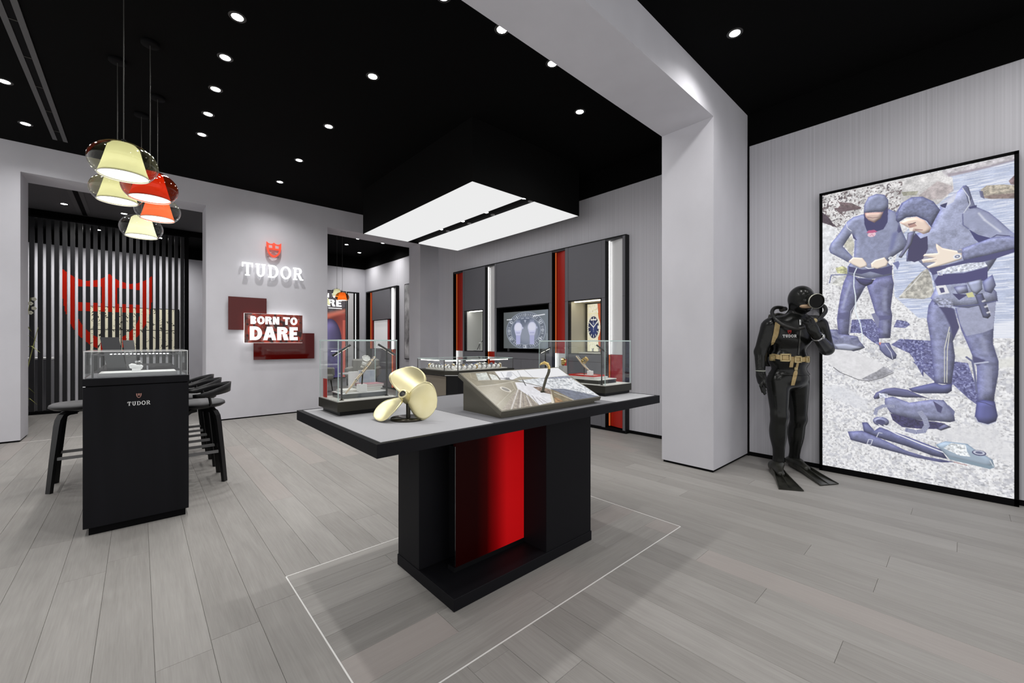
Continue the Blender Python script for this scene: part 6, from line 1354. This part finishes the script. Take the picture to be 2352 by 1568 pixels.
neck = [('c', dl(1822, 733, .02), dl(1834, 708, -.0), .078, .072, .03), ('e', hd, (.106, .124, .132), None, .03), ('e', hd + np.array((-.012, -.055, -.065)), (.074, .075, .072), None, .03)]
body = torso + legs + arms + neck
sdf_obj('body', lambda P: sdf(body, P), (-.50, -.46, .0), (.48, .30, 1.90), .0085, M_SUIT, DV, 'black rubber suit from hood to ankles')
hem = .952
jk = torso[:3]
sdf_obj('jacket_skirt', lambda P: np.maximum(np.maximum(sdf(jk, P) - .013, hem - P[..., 2] + .10 * P[..., 0] * 0), P[..., 2] - 1.13), (-.30, -.25, .90), (.24, .24, 1.16), .007, M_SUIT, DV)
def hit(px, py, extra=0.):
    r = np.array([dl(px, py, y) for y in np.linspace(-.5, .3, 500)]); d = np.minimum(sdf(body, r), np.where(r[:, 2] < 1.13, np.maximum(sdf(jk, r) - .013, hem - r[:, 2]), 9)) - extra; k = np.argmax(d < 0); return r[k] if d[k] < 0 else None
def nrm(p):
    e = .004; f_ = lambda q: float(sdf(body, np.array([q]))[0]); g_ = np.array([f_(p + np.eye(3)[i] * e) - f_(p - np.eye(3)[i] * e) for i in range(3)]); return g_ / np.linalg.norm(g_)
def ribbon(name, pts, wd, m_, th_=.004, lift=.002, par=None):
    C = [q for q in (hit(x, y) for x, y in pts) if q is not None]; vs = []; fs = []
    for i, c in enumerate(C):
        tv = C[min(i + 1, len(C) - 1)] - C[max(0, i - 1)]; tv = tv / np.linalg.norm(tv); n = nrm(c); s_ = np.cross(tv, n); s_ /= np.linalg.norm(s_); w_ = wd[i] if isinstance(wd, (list, tuple)) else wd
        for a, b in ((-1, lift), (1, lift), (1, lift + th_), (-1, lift + th_)): vs.append(c + s_ * a * w_ / 2 + n * b)
    fs = [(i * 4 + k, i * 4 + (k + 1) % 4, i * 4 + 4 + (k + 1) % 4, i * 4 + 4 + k) for i in range(len(C) - 1) for k in range(4)] + [(3, 2, 1, 0), tuple(len(C) * 4 - 4 + k for k in range(4))]
    return MB().add(vs, fs).build(name, m_, par or DV)
lerp = lambda a, b, n: [(a[0] + (b[0] - a[0]) * i / n, a[1] + (b[1] - a[1]) * i / n) for i in range(n + 1)]
ribbon('harness_strap', lerp((1786, 741), (1782, 765), 5) + lerp((1781, 769), (1769, 806), 7), .046, M_TAN)
belt = ribbon('weight_belt', lerp((1768, 816), (1795, 821), 6) + lerp((1799, 821.5), (1834, 826), 7) + lerp((1838, 826), (1857, 824), 5), .044, M_TAN, .006)
def plate(name, px, py, w_, h_, m_, par, th_=.016, ring=False):
    c = hit(px, py); 
    if c is None: return
    n = nrm(c); n[2] *= .3; n /= np.linalg.norm(n); x = np.cross((0, 0, 1.), n); x /= np.linalg.norm(x); z = np.cross(n, x); Mx = Matrix(((x[0], n[0], z[0], c[0]), (x[1], n[1], z[1], c[1]), (x[2], n[2], z[2], c[2]), (0, 0, 0, 1)))
    mb = MB()
    if ring:
        b = .012
        for a in ((-w_ / 2, w_ / 2, h_ / 2 - b, h_ / 2), (-w_ / 2, w_ / 2, -h_ / 2, -h_ / 2 + b), (-w_ / 2, -w_ / 2 + b, -h_ / 2, h_ / 2), (w_ / 2 - b, w_ / 2, -h_ / 2, h_ / 2)): mb.box(a[0], a[1], .004, th_, a[2], a[3])
    else: mb.box(-w_ / 2, w_ / 2, .002, th_, -h_ / 2, h_ / 2, .004)
    return mb.xform(Mx).build(name, m_, par)
for px, w_, h_ in ((1775.5, .050, .062), (1804, .086, .074), (1831, .066, .064), (1852, .046, .060)): plate('belt_buckle', px, 821 if px < 1820 else 825, w_, h_, M_BUCK, belt, .018, True); plate('belt_weight', px, 821 if px < 1820 else 825, w_ * .62, h_ * .66, M_TAN, belt, .013)
ribbon('crotch_strap', lerp((1832, 832), (1828, 850), 4) + lerp((1827, 856), (1820, 884), 6), [.022] * 5 + [.034] * 7, M_TAN)
ribbon('belt_tail', lerp((1819, 824), (1816, 842), 4), .03, M_TAN, .004, .008)
plate('strap_snap', 1827, 846, .03, .03, M_BUCK, DV)
zp = ribbon('zipper', lerp((1838, 757), (1836, 778), 6) + lerp((1836, 782), (1833, 815), 8), .017, mat('zip_tape', (.02, .02, .02), .5), .003); ribbon('zip_teeth', lerp((1838, 757), (1836, 778), 6) + lerp((1836, 782), (1833, 815), 8), .006, mat('zip_teeth_metal', (.12, .12, .11), .35, metal=.8), .003, .005, zp)
plate('zip_pull', 1837, 740, .014, .055, M_STEEL, DV, .008)
c = hit(1813.5, 774.5); n = nrm(c)
lg = bpy.data.objects.new('chest_print', None); link(lg, DV); lg.location = c + n * .004; lg.rotation_euler = (math.radians(-4), 0, math.atan2(n[0], -n[1])); lg.empty_display_size = .02
wordmark(lg, (0, 0, 0), .112, 0, .0015, mat('white_print', (.85, .85, .85), .5), mat('red_print', (.45, .02, .015), .5), .030, .35, 'chest')
for ch_ in list(lg.children): ch_.parent = DV; ch_.matrix_local = Matrix.Translation(lg.location) @ lg.rotation_euler.to_matrix().to_4x4() @ Matrix.Translation(ch_.location)
bpy.data.objects.remove(lg)
# mask
mc = dl(1875.3, 691.3, -.225); fwd = Vector((-.10, -.97, -.17)).normalized(); mk_ = MB()
mk_.lathe([(.050, -.115), (.062, -.085), (.060, -.05), (.066, -.02), (.069, 0), (.066, .004), (.0625, .002)], 36, mc, fwd).build('mask_shell', M_HOOD, DV)
MB().lathe([(.0635, .0), (.0705, -.006), (.0715, .003), (.066, .006)], 36, mc, fwd).build('mask_rim', mat('pale_rim_metal', (.50, .50, .42), .3, metal=.6), DV)
MB().lathe([(.0005, -.004), (.0645, -.004)], 36, mc, fwd).build('mask_lens', mat('black_lens', (.002, .002, .002), .05, spec=.12), DV)
st_ = [dl(x, y, q) for x, y, q in ((1862, 688, -.155), (1852, 686.5, -.128), (1838, 683, -.105), (1826, 680, -.075), (1817.5, 677, -.03), (1816, 677, .02))]
MB().tube(st_, .007, 8).build('mask_strap', M_HOOD, DV); MB().box(-.013, .013, -.004, .004, -.012, .012).xform(Matrix.Translation(dl(1850, 689.5, -.145))).build('strap_buckle', M_STEEL, DV)
sdf_obj('face', lambda P: np.maximum(s_ell(P, hd + np.array((-.020, -.098, -.078)), (.060, .040, .023)), -sdf(neck, P) - .02), hd + np.array((-.12, -.18, -.14)), hd + np.array((.08, -.02, -.02)), .004, mat('tan_skin', (.55, .38, .24), .55), DV, 'tan chin below the mask')
# hoses
def hose3(pts, r, name, rib=.011):
    P = [Vector(dl(*p)) for p in pts]; C = []
    for i in range(len(P) - 1):
        p0, p1, p2, p3 = P[max(0, i - 1)], P[i], P[i + 1], P[min(len(P) - 1, i + 2)]
        for k in range(8): q = k / 8; C.append(.5 * ((2 * p1) + (p2 - p0) * q + (2 * p0 - 5 * p1 + 4 * p2 - p3) * q * q + (3 * p1 - p0 - 3 * p2 + p3) * q ** 3))
    C.append(P[-1]); L_ = [0]
    for i in range(1, len(C)): L_.append(L_[-1] + (C[i] - C[i - 1]).length)
    n = int(L_[-1] / (rib / 2)); Q = []
    for k in range(n + 1):
        s_ = L_[-1] * k / n; j = min(len(C) - 2, max(0, int(np.searchsorted(L_, s_)) - 1)); u = (s_ - L_[j]) / max(1e-6, L_[j + 1] - L_[j]); Q.append(C[j].lerp(C[j + 1], u))
    return MB().tube(Q, [r if k % 2 else r * .84 for k in range(n + 1)], 12).build(name, mat('hose_rubber', (.012, .012, .011), .35, spec=.5), DV)
hose3(((1806, 710, .13), (1793, 706, .10), (1780, 707, .06), (1773.5, 715, .0), (1776, 725, -.07), (1786, 736.5, -.13), (1800, 746.5, -.175), (1818, 752.5, -.20), (1836, 754.5, -.215), (1850, 751, -.25)), .0175, 'breathing_hose')
hose3(((1870, 737, -.27), (1880, 733, -.25), (1889, 725, -.20), (1896, 715, -.12), (1895, 706, -.05), (1888, 701, .02), (1872, 702, .10), (1850, 708, .14)), .0175, 'breathing_hose')
MB().tube([dl(1864, 739, -.27), dl(1873, 735, -.265)], .021, 14).build('mouthpiece_collar', M_BUCK, DV)
for x in (-.075, .105): MB().lathe([(.0005, 0), (.07, .004), (.082, .03), (.082, .40), (.07, .45), (.03, .475), (.0005, .48)], 24, (x - .0, .215, 1.02)).build('air_cylinder', M_HOOD, DV)
MB().tube([(-.075, .215, 1.50), (-.075, .20, 1.545), (.0, .19, 1.56), (.105, .20, 1.545), (.105, .215, 1.50)], .016, 10).build('valve_manifold', mat('dark_valve', (.06, .06, .05), .35, metal=.6), DV); MB().tube([dl(1803, 709, .15), dl(1795, 711, .10)], .024, 12).build('valve_knob', M_BRASS, DV)
# gloves
def glove(name, prims, lo, hi): return sdf_obj(name, lambda P: sdf(prims, P), lo, hi, .0042, M_SUIT, DV)
h0, h1 = wrL, dl(1750, 884, -.075); g = [('c', h0 + np.array((0, 0, .01)), h0 + (h1 - h0) * .25, .041, .040, .02), ('e', h0 + (h1 - h0) * .58, (.034, .050, .062), None, .03)]
for k, (px, py, y, px2, py2, y2) in enumerate(((1747, 886, -.115, 1751, 900, -.115), (1750, 889, -.095, 1756, 905, -.10), (1752, 888, -.07, 1758, 903, -.075), (1753, 885, -.05, 1758, 897, -.052))):
    a, b, c = h0 + (h1 - h0) * .62 + np.array((0, -.034 + .022 * k, 0)), dl(px, py, y), dl(px2, py2, y2); g += [('c', a, b, .0135, .0125, .007), ('c', b, c, .0120, .0095, .004)]
g += [('c', h0 + (h1 - h0) * .35 + np.array((.012, -.035, 0)), dl(1757, 880, -.13), .016, .0135, .014), ('c', dl(1757, 880, -.13), dl(1760, 889, -.13), .0125, .0105, .004)]
glove('glove', g, h1 + np.array((-.14, -.14, -.16)), h0 + np.array((.14, .10, .04)))
MB().lathe([(.043, -.004), (.0455, 0), (.043, .004)], 24, h0 + np.array((0, 0, .004)), (0, 0, 1)).build('cuff_band', mat('pale_cuff', (.4, .42, .36), .5), DV)
kn = dl(1861, 748, -.30); g = [('c', wrR, wrR + (kn - wrR) * .4, .041, .038, .02), ('e', wrR + (kn - wrR) * .72, (.045, .030, .052), None, .03)]
fg = (((1866, 734, -.305), (1858, 727, -.265)), ((1861, 733, -.315), (1852.5, 727.5, -.27)), ((1855.5, 737, -.315), (1847, 732, -.275)), ((1852.5, 743, -.31), (1844.5, 739, -.275)))
for k, (b, c) in enumerate(fg):
    a = wrR + (kn - wrR) * .95 + np.array((.026 - .018 * k, 0, .012 - .008 * k)); b, c = dl(*b), dl(*c); g += [('c', a, b, .0145, .0130, .007), ('c', b, c, .0128, .0100, .004)]
a = wrR + (kn - wrR) * .55 + np.array((.034, -.01, .0)); b, c = dl(1871, 744, -.30), dl(1867, 733, -.27); g += [('c', a, b, .0165, .0140, .012), ('c', b, c, .0135, .0105, .004)]
glove('glove', g, kn + np.array((-.14, -.12, -.14)), kn + np.array((.16, .16, .16)))
# diving watch on the wrist
wv_ = (wrR - elR); wv_ = wv_ / np.linalg.norm(wv_); wc = wrR - wv_ * .012; vn = np.array((.0, -1., .25)); vn = vn - wv_ * (vn @ wv_); vn /= np.linalg.norm(vn)
ws = MB().lathe([(.0435, -.009), (.0465, -.008), (.0465, .008), (.0435, .009)], 30, wc, wv_).build('watch_bracelet', M_STEEL, DV)
wcs = MB().lathe([(.0005, 0), (.019, 0), (.021, .003), (.020, .010), (.0165, .011)], 26, wc + vn * .0445, vn).build('watch_case', M_STEEL, DV); MB().lathe([(.0165, .0105), (.0005, .0105)], 26, wc + vn * .0445, vn).build('watch_dial', M_DIALW, wcs); MB().lathe([(.0165, .0112), (.0130, .0112)], 26, wc + vn * .0447, vn).build('watch_bezel', M_DIAL, wcs)
# fins
M_FIN = mat('scuffed_fin_rubber', (.010, .0105, .0085), .32, spec=.4, noise=(16, (.035, .035, .028), (1, 1, 1)))
def fin(heel, tip0, tip1, ank):
    heel, tip0, tip1 = (np.array(q, float) for q in (heel, tip0, tip1)); mid = (tip0 + tip1) / 2; ax_ = mid - heel; tw = (tip1 - tip0) / 2
    u = ax_ / np.linalg.norm(ax_); sd = np.array((-u[1], u[0])); sd = sd if sd @ tw > 0 else -sd
    def pt(s_, w_): 
        c = heel + ax_ * s_; e = sd * (.046 + .010 * s_) * w_ if s_ < .45 else (sd * .0505 * (1 - (s_ - .45) / .55) + tw * ((s_ - .45) / .55)) * w_; return c + e
    bz = lambda s_: .046 * max(0, 1 - s_) ** 1.2 * (1 if s_ > .35 else s_ / .35 * .55 + .3) + .004
    vs = []; S = [.30, .45, .6, .75, .88, 1.]; W = [-1, -.5, 0, .5, 1]
    for zz in (0, .006):
        for s_ in S:
            for w_ in W: p = pt(s_, w_); vs.append((p[0], p[1], bz(s_) + zz))
    nW = len(W); n1 = len(S) * nW; fs = []
    for i in range(len(S) - 1):
        for j in range(nW - 1): q = (i * nW + j, i * nW + j + 1, (i + 1) * nW + j + 1, (i + 1) * nW + j); fs += [q[::-1], tuple(n1 + k for k in q)]
    for j in range(nW - 1): q = ((len(S) - 1) * nW + j, (len(S) - 1) * nW + j + 1); fs.append((q[0], q[1], q[1] + n1, q[0] + n1))
    root = bpy.data.objects.new('fin', MB().add(vs, fs).mesh('fin', M_FIN)); link(root, DV)
    def rail(w_, h0, h1, th_, s0, nm):
        vs = []; SS = [s0 + (1 - s0) * k / 8 for k in range(9)]
        for s_ in SS:
            p = pt(s_, w_); h = h0 + (h1 - h0) * (s_ - s0) / (1 - s0)
            for a, z in ((-th_, max(.0, bz(s_) - .012 * (1 - s_))), (th_, max(0, bz(s_) - .012 * (1 - s_))), (th_ * .6, bz(s_) + h), (-th_ * .6, bz(s_) + h)): vs.append((p[0] + sd[0] * a, p[1] + sd[1] * a, z))
        fs = [(i * 4 + k, i * 4 + (k + 1) % 4, i * 4 + 4 + (k + 1) % 4, i * 4 + 4 + k) for i in range(8) for k in range(4)] + [(3, 2, 1, 0), (32, 33, 34, 35)]
        MB().add(vs, fs).build(nm, M_FIN, root)
    rail(-.97, .045, .010, .005, .12, 'side_rail'); rail(.97, .045, .010, .005, .12, 'side_rail'); rail(0, .040, .008, .006, .42, 'centre_rib')
    t3 = lambda s_, z, o=0.: np.array((*(heel + ax_ * s_ + sd * o), z))
    pk = [('c', t3(.02, .05), t3(.22, .062), .044, .052, .03), ('c', t3(.22, .06), t3(.46, .042), .050, .036, .03), ('c', np.array(ank) + np.array((0, 0, -.02)), t3(.12, .07), .050, .048, .04)]
    lo = np.minimum.reduce([t3(0, 0), t3(.5, 0), np.array(ank)]) - .09; hi = np.maximum.reduce([t3(0, .14), t3(.5, .1), np.array(ank)]) + .08; lo[2] = -.01; hi[2] = ank[2] + .02
    sdf_obj('foot_pocket', lambda P: np.maximum(np.maximum(sdf(pk, P), .003 - P[..., 2]), P[..., 2] - ank[2]), lo, hi, .006, M_FIN, root)
fin((-.150, .035), (-.440, -.505), (-.262, -.556), anL)
fin((.137, .215), (-.019, -.419), (.174, -.380), anR)
